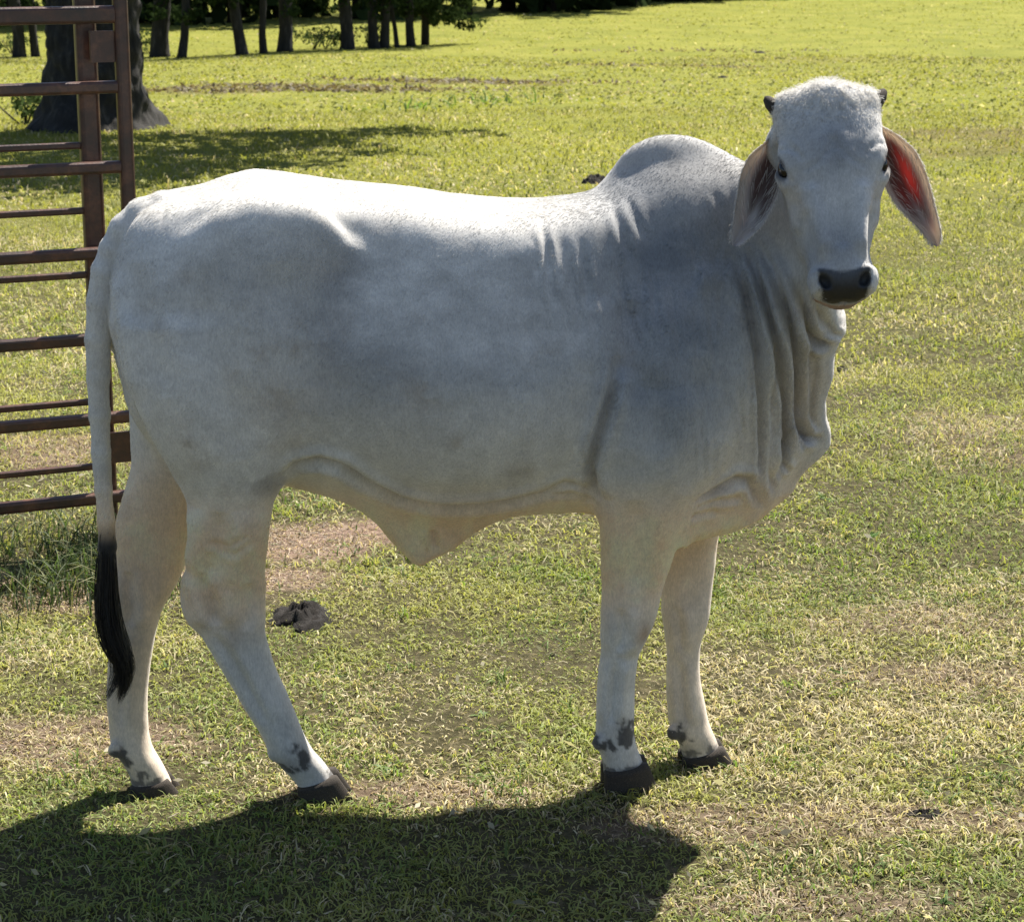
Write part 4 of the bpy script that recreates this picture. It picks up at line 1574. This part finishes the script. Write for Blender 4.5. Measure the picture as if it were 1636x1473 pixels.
#@YARD
# ================================================================== CATTLE PANEL AND GATE
m_rust, nt, bs, out = new_mat('rusty_paint')
tcn = nd(nt, 'ShaderNodeTexCoord')
r_n = nd(nt, 'ShaderNodeTexNoise', Scale=14.0, Detail=8.0, Roughness=.7)
r_n2 = nd(nt, 'ShaderNodeTexNoise', Scale=120.0, Detail=4.0)
nt.links.new(tcn.outputs['Object'], r_n.inputs['Vector'])
nt.links.new(tcn.outputs['Object'], r_n2.inputs['Vector'])
rr_ = ramp(nt, [(.30, (.022, .015, .013)), (.50, (.055, .024, .017)), (.62, (.10, .042, .024)), (.76, (.17, .085, .05))], r_n.outputs[0])
nt.links.new(rr_.outputs[0], bs.inputs['Base Color'])
bs.inputs['Roughness'].default_value = .38
bb_ = nd(nt, 'ShaderNodeBump', Strength=.35, Distance=.002)
nt.links.new(r_n2.outputs[0], bb_.inputs['Height'])
nt.links.new(bb_.outputs[0], bs.inputs['Normal'])


def bar_mesh(name, p0, p1, w, h, mat, parent, up=(0, 0, 1), bev=.28):
    """rectangular steel section with rounded edges from p0 to p1"""
    p0, p1, up = np.asarray(p0, float), np.asarray(p1, float), np.asarray(up, float)
    d = (p1 - p0) / np.linalg.norm(p1 - p0)
    s = np.cross(d, up)
    s /= np.linalg.norm(s)
    u = np.cross(s, d)
    b = min(w, h) * bev
    prof_ = []
    for (sx, sy) in ((1, 1), (-1, 1), (-1, -1), (1, -1)):
        cx_, cy_ = sx * (w / 2 - b), sy * (h / 2 - b)
        a0 = {(1, 1): 0, (-1, 1): 90, (-1, -1): 180, (1, -1): 270}[(sx, sy)]
        for k in range(4):
            an = math.radians(a0 + 30 * k)
            prof_.append((cx_ + b * math.cos(an), cy_ + b * math.sin(an)))
    n = len(prof_)
    V = [p + s * a + u * c for p in (p0, p1) for (a, c) in prof_]
    Q = [(k, (k + 1) % n, n + (k + 1) % n, n + k) for k in range(n)]
    F_ = [tuple(q) for q in Q] + [tuple(range(n))[::-1], tuple(range(n, 2 * n))]
    o = mesh_from(name, V, faces=F_, mat=mat, parent=parent)
    return o


PDIR = np.array([math.sin(math.radians(67)), math.cos(math.radians(67)), 0])
PN = np.array([-PDIR[1], PDIR[0], 0])
YP = 6.45
pp = at(217, 600, YP)
PBASE = np.array([pp[0], pp[1], 0])


def on_line(px, base):
    """distance along the panel line where the sight line of column px meets it"""
    d = ray(px, 400)
    M = np.array([[d[0], -PDIR[0]], [d[1], -PDIR[1]]])
    s = np.linalg.solve(M, (base - CAM)[:2])
    return s[1]


def z_at(px, py, base):
    q = base + PDIR * on_line(px, base)
    return at(px, py, q[1])[2]


panel = empty('cattle_panel', (PBASE[0], PBASE[1], float(zg(PBASE[0], PBASE[1]))))
tag(panel, 'rusty brown steel cattle panel with thick rails, the nearer of the two behind the heifer', 'cattle panel')
gate = empty('steel_gate', (PBASE[0] - .3, PBASE[1] + .15, 0))
tag(gate, 'rusty steel gate of thin rails hung close behind the thick-railed panel', 'gate')
pl = np.array(panel.location)
for (y0_, hh) in [(24, .05), (140, .036), (268, .036), (404, .036), (540, .036), (667, .036), (793, .036)]:
    z_ = z_at(170, y0_, PBASE)
    bar_mesh('rail', PBASE - PDIR * .02 + np.array([0, 0, z_]) - pl, PBASE - PDIR * 3.4 + np.array([0, 0, z_]) - pl, .034, hh, m_rust, panel)
ztop = z_at(217, 0, PBASE) + .06
bar_mesh('post', PBASE + np.array([0, 0, ztop]) - pl, PBASE + np.array([0, 0, -.02]) - pl, .042, .042, m_rust, panel, up=PN)
bar_mesh('post', PBASE - PDIR * 3.4 + np.array([0, 0, ztop]) - pl, PBASE - PDIR * 3.4 + np.array([0, 0, -.02]) - pl, .042, .042, m_rust, panel, up=PN)
for (ya, yb) in [(50, 100), (690, 738)]:
    za, zb_ = z_at(185, ya, PBASE), z_at(185, yb, PBASE)
    q0 = PBASE - PDIR * .055 + PN * .004
    bar_mesh('latch_plate', q0 + np.array([0, 0, za]) - pl, q0 + np.array([0, 0, zb_]) - pl, .075, .012, m_rust, panel, up=PN, bev=.15)
GB = PBASE + PN * .075
gl_ = np.array(gate.location)
sg = on_line(152, GB)
for (y0_, xx) in [(-60, 60), (236, 60), (341, 60), (444, 60), (548, 60), (648, 60), (752, 60)]:
    z_ = z_at(xx, y0_, GB)
    bar_mesh('rail', GB + PDIR * (sg - .03) + np.array([0, 0, z_]) - gl_, GB + PDIR * (sg - 3.3) + np.array([0, 0, z_]) - gl_, .022, .02, m_rust, gate)
q0 = GB + PDIR * sg
bar_mesh('stile', q0 + np.array([0, 0, ztop + .1]) - gl_, q0 + np.array([0, 0, .06]) - gl_, .062, .05, m_rust, gate, up=PN)
q1 = GB + PDIR * (sg - 3.3)
bar_mesh('stile', q1 + np.array([0, 0, ztop + .1]) - gl_, q1 + np.array([0, 0, .0]) - gl_, .062, .05, m_rust, gate, up=PN)

# tall grass growing through the foot of the panel
WX = []
n = 5200
s_ = rng.random(n) * 1.7
off = rng.normal(-.20, .22, n)
wx = PBASE[0] - PDIR[0] * s_ + PN[0] * off
wy = PBASE[1] - PDIR[1] * s_ + PN[1] * off
cl = fbm(N3, wx, wy, 5.0)
k_ = cl > .46
wx, wy, cl = wx[k_], wy[k_], cl[k_]
n = len(wx)
WX.append(blades(wx, wy, (.06 + .15 * rng.random(n)) * (.45 + cl), .003 + .004 * rng.random(n), .05 + .6 * rng.random(n),
                 np.array([.05, .08, .026]) * (.5 + .9 * rng.random((n, 1))) + np.array([.12, .10, .04]) * (rng.random((n, 1)) > .8), 3, .55))
# loose tufts of coarser grass
nt_ = 520
tx, ty = scatter(3.6, 11, nt_, 1.2)
for (x0_, y0_) in zip(tx, ty):
    cnt = int(8 + 14 * rng.random())
    r_ = .012 + .02 * rng.random()
    x_, y_ = x0_ + rng.normal(0, r_, cnt), y0_ + rng.normal(0, r_, cnt)
    base_ = np.array([.15, .22, .04]) if rng.random() < .6 else np.array([.42, .37, .17])
    WX.append(blades(x_, y_, (.025 + .04 * rng.random()) * (.5 + .9 * rng.random(cnt)), .004 + .003 * rng.random(cnt), .2 + 1.0 * rng.random(cnt),
                     base_ * (.6 + .7 * rng.random((cnt, 1))), 3, .8))
for (x0_, y0_, z0_, r0_) in BUMPS:
    cnt = 170
    x_, y_ = x0_ + .05 + rng.normal(0, .07, cnt), y0_ - .055 + rng.normal(0, .022, cnt)
    WX.append(blades(x_, y_, .018 + .03 * rng.random(cnt), .003 + .002 * rng.random(cnt), .1 + .9 * rng.random(cnt), grass_tint(x_, y_, np.zeros(cnt)), 3, .8))
# broken brown litter along the old wheel track across the field
for (px, py, rx_, ry_, cnt) in [(300, 146, 1.6, .35, 260), (480, 140, 2.2, .5, 520), (560, 146, 1.0, .3, 200), (655, 131, 1.2, .35, 260), (740, 130, 1.2, .35, 260), (850, 132, 1.5, .4, 160), (1060, 105, 2.0, .6, 160), (1130, 82, 2.5, .6, 160)]:
    g_ = ground_at(px, py)
    x_, y_ = g_[0] + rng.normal(0, rx_ * .6, cnt), g_[1] + rng.normal(0, ry_ * .8, cnt)
    x_ = x_ + .15 * np.round((x_ - g_[0]) / .5)
    WX.append(blades(x_, y_, .05 + .12 * rng.random(cnt), .03 + .06 * rng.random(cnt), .7 + .8 * rng.random(cnt), np.array([.10, .075, .045]) * (.5 + 1.1 * rng.random((cnt, 1))), 2, .5))
# dry thatch on the bare patches
for (cx_, cy_, rx_, ry_, st_) in [p for p in PATCH if p[1] < 9]:
    cnt = int(9000 * rx_ * ry_ * st_ * 6)
    x_, y_ = cx_ + rng.normal(0, rx_ * .55, cnt), cy_ + rng.normal(0, ry_ * .55, cnt)
    WX.append(blades(x_, y_, .02 + .045 * rng.random(cnt), .0022 + .0025 * rng.random(cnt), .9 + .6 * rng.random(cnt),
                     np.array([.50, .385, .30]) * (.25 + .95 * rng.random((cnt, 1))), 3, .8))
# flat broad-leaved weeds
for (x0_, y0_) in zip(*scatter(3.6, 9, 90, 1.2)):
    cnt = 9
    x_, y_ = x0_ + rng.normal(0, .006, cnt), y0_ + rng.normal(0, .006, cnt)
    WX.append(blades(x_, y_, .02 + .025 * rng.random(cnt), .010 + .006 * rng.random(cnt), .8 + .5 * rng.random(cnt), np.array([.09, .17, .04]) * (.6 + .7 * rng.random((cnt, 1))), 3, .4))
# taller tufts here and there in the pasture
for (px, py, rad, cnt, hgt) in [(800, 1262, .05, 40, .07), (548, 1220, .05, 30, .06), (130, 1235, .06, 50, .07), (940, 930, .09, 70, .05), (1230, 940, .15, 160, .055), (620, 900, .1, 100, .05), (300, 965, .09, 90, .06),
                                (1290, 1390, .08, 80, .06), (1470, 1390, .09, 80, .055), (1580, 1260, .12, 120, .06), (1250, 1225, .07, 70, .055), (1120, 1222, .05, 60, .06), (880, 1000, .1, 80, .05), (450, 800, .15, 120, .06), (770, 165, .5, 50, .3), (660, 175, .4, 30, .25)]:
    g_ = ground_at(px, py)
    x_, y_ = g_[0] + rng.normal(0, rad, cnt), g_[1] + rng.normal(0, rad, cnt)
    sc_ = max(1, g_[1] / 5)
    WX.append(blades(x_, y_, hgt * (.5 + .8 * rng.random(cnt)), (.0035 + .002 * rng.random(cnt)) * sc_, .1 + .8 * rng.random(cnt),
                     np.array([.11, .18, .035]) * (.6 + .8 * rng.random((cnt, 1))), 3, .7))
V, Q, Tt, C = merge_blades(WX)
o = mesh_from('tall_grass', V, quads=Q, tris=Tt, mat=m_grass)
vcol(o, 'tint', C)
tag(o, kind='stuff')

# ================================================================== TREES
m_bark, nt, bs, out = new_mat('bark')
tcn = nd(nt, 'ShaderNodeTexCoord')
mpn = nd(nt, 'ShaderNodeMapping')
mpn.inputs['Scale'].default_value = (1, 1, .3)
nt.links.new(tcn.outputs['Object'], mpn.inputs[0])
b1 = nd(nt, 'ShaderNodeTexNoise', Scale=9.0, Detail=8.0, Roughness=.7)
nt.links.new(mpn.outputs[0], b1.inputs['Vector'])
br_ = ramp(nt, [(.35, (.008, .007, .006)), (.55, (.02, .018, .016)), (.75, (.07, .063, .056))], b1.outputs[0])
nt.links.new(br_.outputs[0], bs.inputs['Base Color'])
bs.inputs['Roughness'].default_value = .95
bbk = nd(nt, 'ShaderNodeBump', Strength=.9, Distance=.04)
nt.links.new(b1.outputs[0], bbk.inputs['Height'])
nt.links.new(bbk.outputs[0], bs.inputs['Normal'])

m_leaf, nt, bs, out = new_mat('leaf')
nt.nodes.remove(bs)
la = nd(nt, 'ShaderNodeAttribute', attribute_name='tint')
l1, l2 = nd(nt, 'ShaderNodeBsdfDiffuse'), nd(nt, 'ShaderNodeBsdfTranslucent')
nt.links.new(la.outputs['Color'], l1.inputs[0])
nt.links.new(la.outputs['Color'], l2.inputs[0])
lm = nd(nt, 'ShaderNodeMixShader')
lm.inputs[0].default_value = .3
nt.links.new(l1.outputs[0], lm.inputs[1])
nt.links.new(l2.outputs[0], lm.inputs[2])
nt.links.new(lm.outputs[0], out.inputs[0])


def leaf_cloud(clumps, per, size, base=(.045, .07, .02)):
    """leaf sized faces gathered in clumps: (centre, radius)"""
    V, Q, C = [], [], []
    k = 0
    for (c, r) in clumps:
        tone = .6 + .8 * rng.random()
        P = rng.normal(0, 1, (per, 3))
        P /= np.linalg.norm(P, axis=1)[:, None]
        P = np.asarray(c) + P * (r * rng.random((per, 1)) ** .45) * np.array([1, 1, .75])
        a = rng.normal(0, 1, (per, 3))
        a /= np.linalg.norm(a, axis=1)[:, None]
        b = np.cross(a, rng.normal(0, 1, (per, 3)))
        b /= np.linalg.norm(b, axis=1)[:, None]
        s = size * (.5 + .8 * rng.random((per, 1)))
        q = np.stack([P - a * s, P + b * s * .45, P + a * s, P - b * s * .45], 1)
        V.append(q.reshape(-1, 3))
        Q.append(np.arange(per * 4).reshape(-1, 4) + k)
        k += per * 4
        C.append(np.repeat(np.array(base) * tone * (.7 + .6 * rng.random((per, 1))), 4, 0))
    return np.concatenate(V), np.concatenate(Q), np.concatenate(C)


def bumpy_trunk(path, radii, n=20, rough=.08, flare=None, seed=1):
    V, Q, Tr = tube(path, radii, n)
    V = np.array(V)
    r = np.random.default_rng(seed)
    ph = r.random(6) * 6.28
    for i in range(len(path)):
        c = np.asarray(path[i])
        for k in range(n):
            an = 2 * PI * k / n
            f = 1 + rough * (math.sin(3 * an + ph[0] + i * .4) + .6 * math.sin(5 * an + ph[1] - i * .7) + .5 * math.sin(9 * an + ph[2] + i))
            if flare is not None:
                f += flare[i] * max(0, math.sin(2.5 * an + ph[3])) ** 1.5
            V[i * n + k] = c + (V[i * n + k] - c) * f
    return V, Q, Tr


# the big oak behind the gate
ob = ground_at(152, 207)
oak = empty('oak_tree', tuple(ob))
tag(oak, 'big old tree with a broad dark trunk and flared roots behind the steel gate', 'tree')
path = [np.array([0, 0, z]) + np.array([.03 * math.sin(z), 0, 0]) for z in (-.25, -.05, .08, .22, .45, .8, 1.3, 2.0, 3.0, 4.0)]
zs_ = np.concatenate([np.arange(-.25, 1.6, .035), np.arange(1.6, 4.05, .2)])
path = [np.array([.03 * math.sin(z), 0, z]) for z in zs_]
rad_ = np.interp(zs_, [-.25, -.05, .08, .22, .45, .8, 1.3, 2, 3, 4], [.82, .77, .69, .62, .56, .53, .51, .49, .47, .42])
fl_ = np.interp(zs_, [-.25, -.05, .08, .22, .45, .8, 1.3], [.5, .42, .32, .2, .08, .03, 0])
tv, tq, tt = bumpy_trunk(path, list(rad_), 96, .03, list(fl_), 4)
for i in range(len(path)):
    for k in range(96):
        an = k / 96 * 40
        h_ = fbm(N1, np.float64(an), np.float64(zs_[i] * 2.2 + .4 * math.sin(an)), 1.0) + .5 * fbm(N2, np.float64(an * 2.2), np.float64(zs_[i] * 5), 1.0)
        v_ = tv[i * 96 + k]
        c_ = path[i]
        tv[i * 96 + k] = c_ + (v_ - c_) * (1 + .14 * (float(h_) - .75))
parts = [(tv, tq, tt)]
for (dx, dy, z0_, z1_) in [(2.6, .6, 2.7, 5.0), (-2.4, 1.2, 3.0, 5.6), (.6, -2.2, 3.4, 6.0), (-.4, 2.6, 3.2, 6.2), (1.2, 1.4, 3.8, 7.4), (-1.4, -1.2, 3.9, 7.2)]:
    pts = [np.array([dx * t * .9, dy * t * .9, z0_ + (z1_ - z0_) * t + .3 * math.sin(t * 5 + dx)]) for t in np.linspace(0, 1, 7)]
    pts[0] = np.array([0, 0, z0_ - .1])
    parts.append(tube(pts, list(np.linspace(.24, .06, 7)), 9))
V, Q, Tr = join_parts(parts)
mesh_from('trunk', V, quads=Q, tris=Tr, mat=m_bark, parent=oak, smooth=True)
cl_ = []
for i in range(80):
    an, rr2, zz = rng.random() * 6.28, math.sqrt(rng.random()), rng.random()
    R_ = 4.6 * math.sqrt(max(.05, 1 - (2 * zz - .75) ** 2 * .7))
    cl_.append(((R_ * rr2 * math.cos(an) + 1.0, R_ * rr2 * math.sin(an), 4.2 + 4.6 * zz), .75 + .5 * rng.random()))
for q in [(3.9, 1.2, 4.0), (5.0, 2.0, 4.3), (4.3, .2, 4.2), (6.0, 2.6, 4.6)]:
    cl_.append((q, .7))
for (px, py, z_) in [(290, 272, 4.6), (250, 255, 5.0), (330, 262, 5.4), (280, 240, 5.6), (360, 243, 4.9), (420, 235, 4.7), (480, 228, 5.0), (210, 270, 5.2), (150, 262, 5.4), (90, 255, 5.0), (30, 262, 5.3), (240, 285, 4.4), (560, 214, 4.8), (640, 208, 5.0), (60, 290, 5.4), (130, 235, 5.0), (40, 235, 4.8), (200, 240, 4.7), (310, 225, 4.9), (420, 215, 5.2)]:
    g_ = ground_at(px, py)
    cl_.append((tuple(g_ + np.array(SUN) / SUN[2] * z_ - ob), .62))
V, Q, C = leaf_cloud(cl_, 70, .20)
o = mesh_from('crown', V, quads=Q, mat=m_leaf, parent=oak)
vcol(o, 'tint', C)

# the row of slender trees across the field
ROW = [(30, 92, 18), (54, 92, 12), (258, 92, 27), (291, 93, 13), (383, 89, 17), (423, 86, 11), (457, 83, 21), (552, 79, 20), (600, 78, 15), (616, 77, 14), (631, 76, 7), (657, 75, 13)]
ROWL = ['slender dark tree farthest left, seen between the gate rails', 'thin dark tree seen through the gate just left of the big trunk',
        'thickest of the far trees, just right of the rusty post', 'thin tree close beside the thickest far tree', 'bare straight tree standing alone in the far row',
        'thin tree left of a stout dark one in the far row', 'stout dark tree near the middle of the far row', 'stout tree with open field on both sides in the far row',
        'left trunk of a close pair in the far row', 'right trunk of a close pair in the far row', 'thinnest stem of the far row', 'last bare trunk before the leafy low tree']
for i, ((px, py, wpx), lb) in enumerate(zip(ROW, ROWL)):
    g_ = ground_at(px, py)
    t_ = empty('slender_tree', tuple(g_))
    tag(t_, lb, 'tree', 'far row of slender trees')
    r0 = wpx / 2 * g_[1] / 3500
    lean = rng.normal(0, .05)
    hts = [-.1, .1, .5, 1.2, 2.5, 4.5, 7.0]
    V, Q, Tr = bumpy_trunk([np.array([lean * h + .05 * math.sin(h * 2.1 + i * 2), 0, h]) for h in hts], [r0 * f for f in (1.45, 1.2, 1.03, 1, .9, .65, .2)], 10, .05, None, i)
    mesh_from('trunk', V, quads=Q, tris=Tr, mat=m_bark, parent=t_, smooth=True)
    cl_ = [((rng.normal(0, .55), rng.normal(0, .55), 2.6 + 4.8 * k / 12), .55 + .3 * rng.random()) for k in range(13)]
    cl_ += [((rng.normal(0, .45), rng.normal(0, .3), rng.uniform(.95, 1.7)), .22 + .15 * rng.random()) for k in range(4 if i % 3 else 8)]
    V, Q, C = leaf_cloud(cl_, 46, .08, (.022, .036, .012))
    o = mesh_from('crown', V, quads=Q, mat=m_leaf, parent=t_)
    vcol(o, 'tint', C)
# leafy tree at the end of the row
g_ = ground_at(700, 72)
lt = empty('leafy_tree', tuple(g_))
tag(lt, 'low leafy tree with drooping branches at the right end of the far row', 'tree')
parts = [tube([np.array([-.35, 0, -.1]), np.array([-.33, 0, 1.2]), np.array([-.2, 0, 3.0]), np.array([0, 0, 5.5])], [.12, .1, .08, .03], 9)]
for (x_, z_, q_) in [(1.2, 1.2, .9), (1.0, 1.9, 1.5), (-1.0, 1.6, 1.4), (.8, 2.6, 2.2)]:
    parts.append(tube([np.array([-.3, 0, q_ + .3]), np.array([x_ * .5, 0, q_ + .6]), np.array([x_, .1, z_])], [.05, .035, .015], 6))
V, Q, Tr = join_parts(parts)
mesh_from('trunk', V, quads=Q, tris=Tr, mat=m_bark, parent=lt, smooth=True)
cl_ = [((rng.uniform(-.9, 1.0), rng.uniform(-.8, .8), rng.uniform(.75, 1.2)), .28) for k in range(20)] + [((.85, 0, .5), .22), ((.6, 0, .52), .2), ((1.05, 0, .62), .25), ((.3, .1, .62), .2), ((-.1, 0, .6), .18)] + [((rng.uniform(-1.1, 1.2), rng.uniform(-1, 1), rng.uniform(1.1, 4.5)), .5) for k in range(50)]
V, Q, C = leaf_cloud(cl_, 60, .075, (.035, .055, .018))
o = mesh_from('crown', V, quads=Q, mat=m_leaf, parent=lt)
vcol(o, 'tint', C)
# shrubs between the trunks
SH = [(20, 88, .7, .45, 'low scrubby bush between two trunks seen through the gate'), (240, 86, .5, .6, 'small pale bush left of the thickest far tree'), (500, 80, .8, .55, 'brushy shrub right of the stout middle tree'),
      (520, 78, .4, .4, 'small dark shrub left of the stout tree in the open'), (590, 76, .4, .55, 'wispy shrub beside the close pair of trunks'), (40, 200, .8, .38, 'leafy sprout at the left foot of the big trunk')]
for (px, py, w_, h_, lb) in SH:
    g_ = ground_at(px, py)
    s_ = empty('shrub', tuple(g_))
    tag(s_, lb, 'shrub', 'shrubs among the far trees' if py < 150 else None)
    cl_ = [((rng.uniform(-w_, w_), rng.uniform(-.4, .4), rng.uniform(.1, h_)), .16) for k in range(16)]
    V, Q, C = leaf_cloud(cl_, 26, .05, (.05, .075, .025))
    o = mesh_from('foliage', V, quads=Q, mat=m_leaf, parent=s_)
    vcol(o, 'tint', C)
    V, Q, Tr = join_parts([tube([np.array([0, 0, -.05]), np.array([rng.uniform(-w_, w_) * .6, 0, h_ * .9])], [.015, .005], 5) for k in range(5)])
    mesh_from('stem', V, quads=Q, tris=Tr, mat=m_bark, parent=s_)

# the wood closing the field
fa, fb, fc_ = ground_at(-250, 62), ground_at(850, 28), ground_at(1240, 1)
cl_, parts = [], []
fline = [np.array([-45, fa[1] - 1, 0]), np.array([fa[0], fa[1] + 3, 0]), np.array([fb[0], fb[1] + 3, 0]), np.array([fc_[0], fc_[1] + 4, 0]), np.array([fc_[0] + 40, fc_[1] + 50, 0])]
for a, b in zip(fline[:-1], fline[1:]):
    L_ = np.linalg.norm(b - a)
    for k in range(int(L_ / 1.25)):
        c = a + (b - a) * ((k + rng.random()) / (L_ / 1.25)) + np.array([rng.normal(0, .6), (k % 3) * 1.6 + rng.random(), 0])
        z0 = float(zg(c[0], c[1]))
        hgt = 9 + 5 * rng.random()
        parts.append(tube([c + np.array([0, 0, z0 - .2]), c + np.array([0, 0, z0 + hgt * .8])], [.28, .08], 6))
        for m_ in range(8):
            f = m_ / 7
            cl_.append((c + np.array([rng.normal(0, 1.1), rng.normal(0, .8), z0 + .5 + hgt * f]), 1.6 - .5 * f))
V, Q, C = leaf_cloud(cl_, 44, .5, (.026, .04, .015))
V2, Q2, T2 = join_parts(parts)
wood = mesh_from('far_wood', np.concatenate([V, V2]), quads=np.concatenate([Q, np.asarray(Q2) + len(V)]), mat=m_leaf)
vcol(wood, 'tint', np.concatenate([C, np.tile([.035, .03, .025], (len(V2), 1))]))
tag(wood, kind='stuff')

# ================================================================== DROPPINGS AND BITS ON THE GROUND
m_dung, nt, bs, out = new_mat('dry_dung')
dn_ = nd(nt, 'ShaderNodeTexNoise', Scale=60.0, Detail=6.0, Roughness=.7)
dr_ = ramp(nt, [(.35, (.006, .0045, .004)), (.7, (.024, .018, .013))], dn_.outputs[0])
nt.links.new(dr_.outputs[0], bs.inputs['Base Color'])
bs.inputs['Roughness'].default_value = .9
bd_ = nd(nt, 'ShaderNodeBump', Strength=.8, Distance=.01)
nt.links.new(dn_.outputs[0], bd_.inputs['Height'])
nt.links.new(bd_.outputs[0], bs.inputs['Normal'])
for (px, py, rx, ry, h_, lb) in [(482, 990, .10, .095, .036, 'dark crumbled dung pile just right of the near hind hock'),
                                 (1345, 594, .03, .05, .022, 'small dark dropping right of the dewlap'),
                                 (952, 293, .13, .12, .055, 'brown mound of dung showing above the back behind the hump'),
                                 (1215, 86, .16, .14, .05, 'dark clod farthest up the field right of centre'),
                                 (1155, 125, .11, .1, .035, 'small dark clod in the field left of the head'),
                                 (1480, 1302, .07, .035, .012, 'flat dark dropping in the lower right grass')]:
    g_ = ground_at(px, py)
    V, Q, Tr = [], [], []
    nr, na_ = 11, 34
    ph = rng.random(5) * 6.28
    for i in range(nr):
        f = i / (nr - 1)
        for k in range(na_):
            an = 2 * PI * k / na_
            w_ = 1 + .18 * math.sin(3 * an + ph[0]) + .12 * math.sin(5 * an + ph[1]) + .10 * math.sin(9 * an + ph[2] + i)
            hh = h_ * (1 - f ** 3) * (.75 + .5 * fbm(N2, np.float64(an * 3 + px), np.float64(f * 6 + py), 1.7)) * (1 + .3 * math.sin(4 * an + ph[3] + 3 * f) * f + .25 * math.sin(7 * f * 2 + ph[4] + an * 2)) - .012 * f
            jit = .10 * (rng.random() - .5)
            V.append((rx * f * (w_ + jit) * math.cos(an), ry * f * (w_ + jit) * math.sin(an), hh + h_ * .35 * (rng.random() - .5) * (f < .95)))
    for i in range(nr - 1):
        for k in range(na_):
            Q.append((i * na_ + k, (i + 1) * na_ + k, (i + 1) * na_ + (k + 1) % na_, i * na_ + (k + 1) % na_))
    o = mesh_from('dung_pile', V, quads=Q, mat=m_dung, smooth=True, loc=tuple(g_))
    tag(o, lb, 'dung', 'droppings in the pasture')

# dead leaves and straw bits scattered over the turf
n = 1500
x_, y_ = scatter(3.5, 12, n, 1.2)
n = len(x_)
z_ = zg(x_, y_) + .012 + .012 * rng.random(n)
a = rng.normal(0, 1, (n, 3)) * np.array([1, 1, .35])
a /= np.linalg.norm(a, axis=1)[:, None]
b = np.cross(a, rng.normal(0, 1, (n, 3)))
b /= np.linalg.norm(b, axis=1)[:, None]
s_ = (.006 + .012 * rng.random((n, 1)) ** 2)
P = np.stack([x_, y_, z_], -1)
V = np.stack([P - a * s_, P + b * s_ * .4, P + a * s_, P - b * s_ * .4], 1).reshape(-1, 3)
lf = mesh_from('leaf_litter', V, quads=np.arange(n * 4).reshape(-1, 4), mat=m_grass)
vcol(lf, 'tint', np.repeat(np.array([.55, .50, .38]) * (.35 + .75 * rng.random((n, 1))), 4, 0))
tag(lf, kind='stuff')

print('total tris', sum(sum(len(p.vertices) - 2 for p in o.data.polygons) if len(o.data.polygons) < 5000 else int((len(o.data.loops) - 2 * len(o.data.polygons))) for o in scene.objects if o.type == 'MESH'))
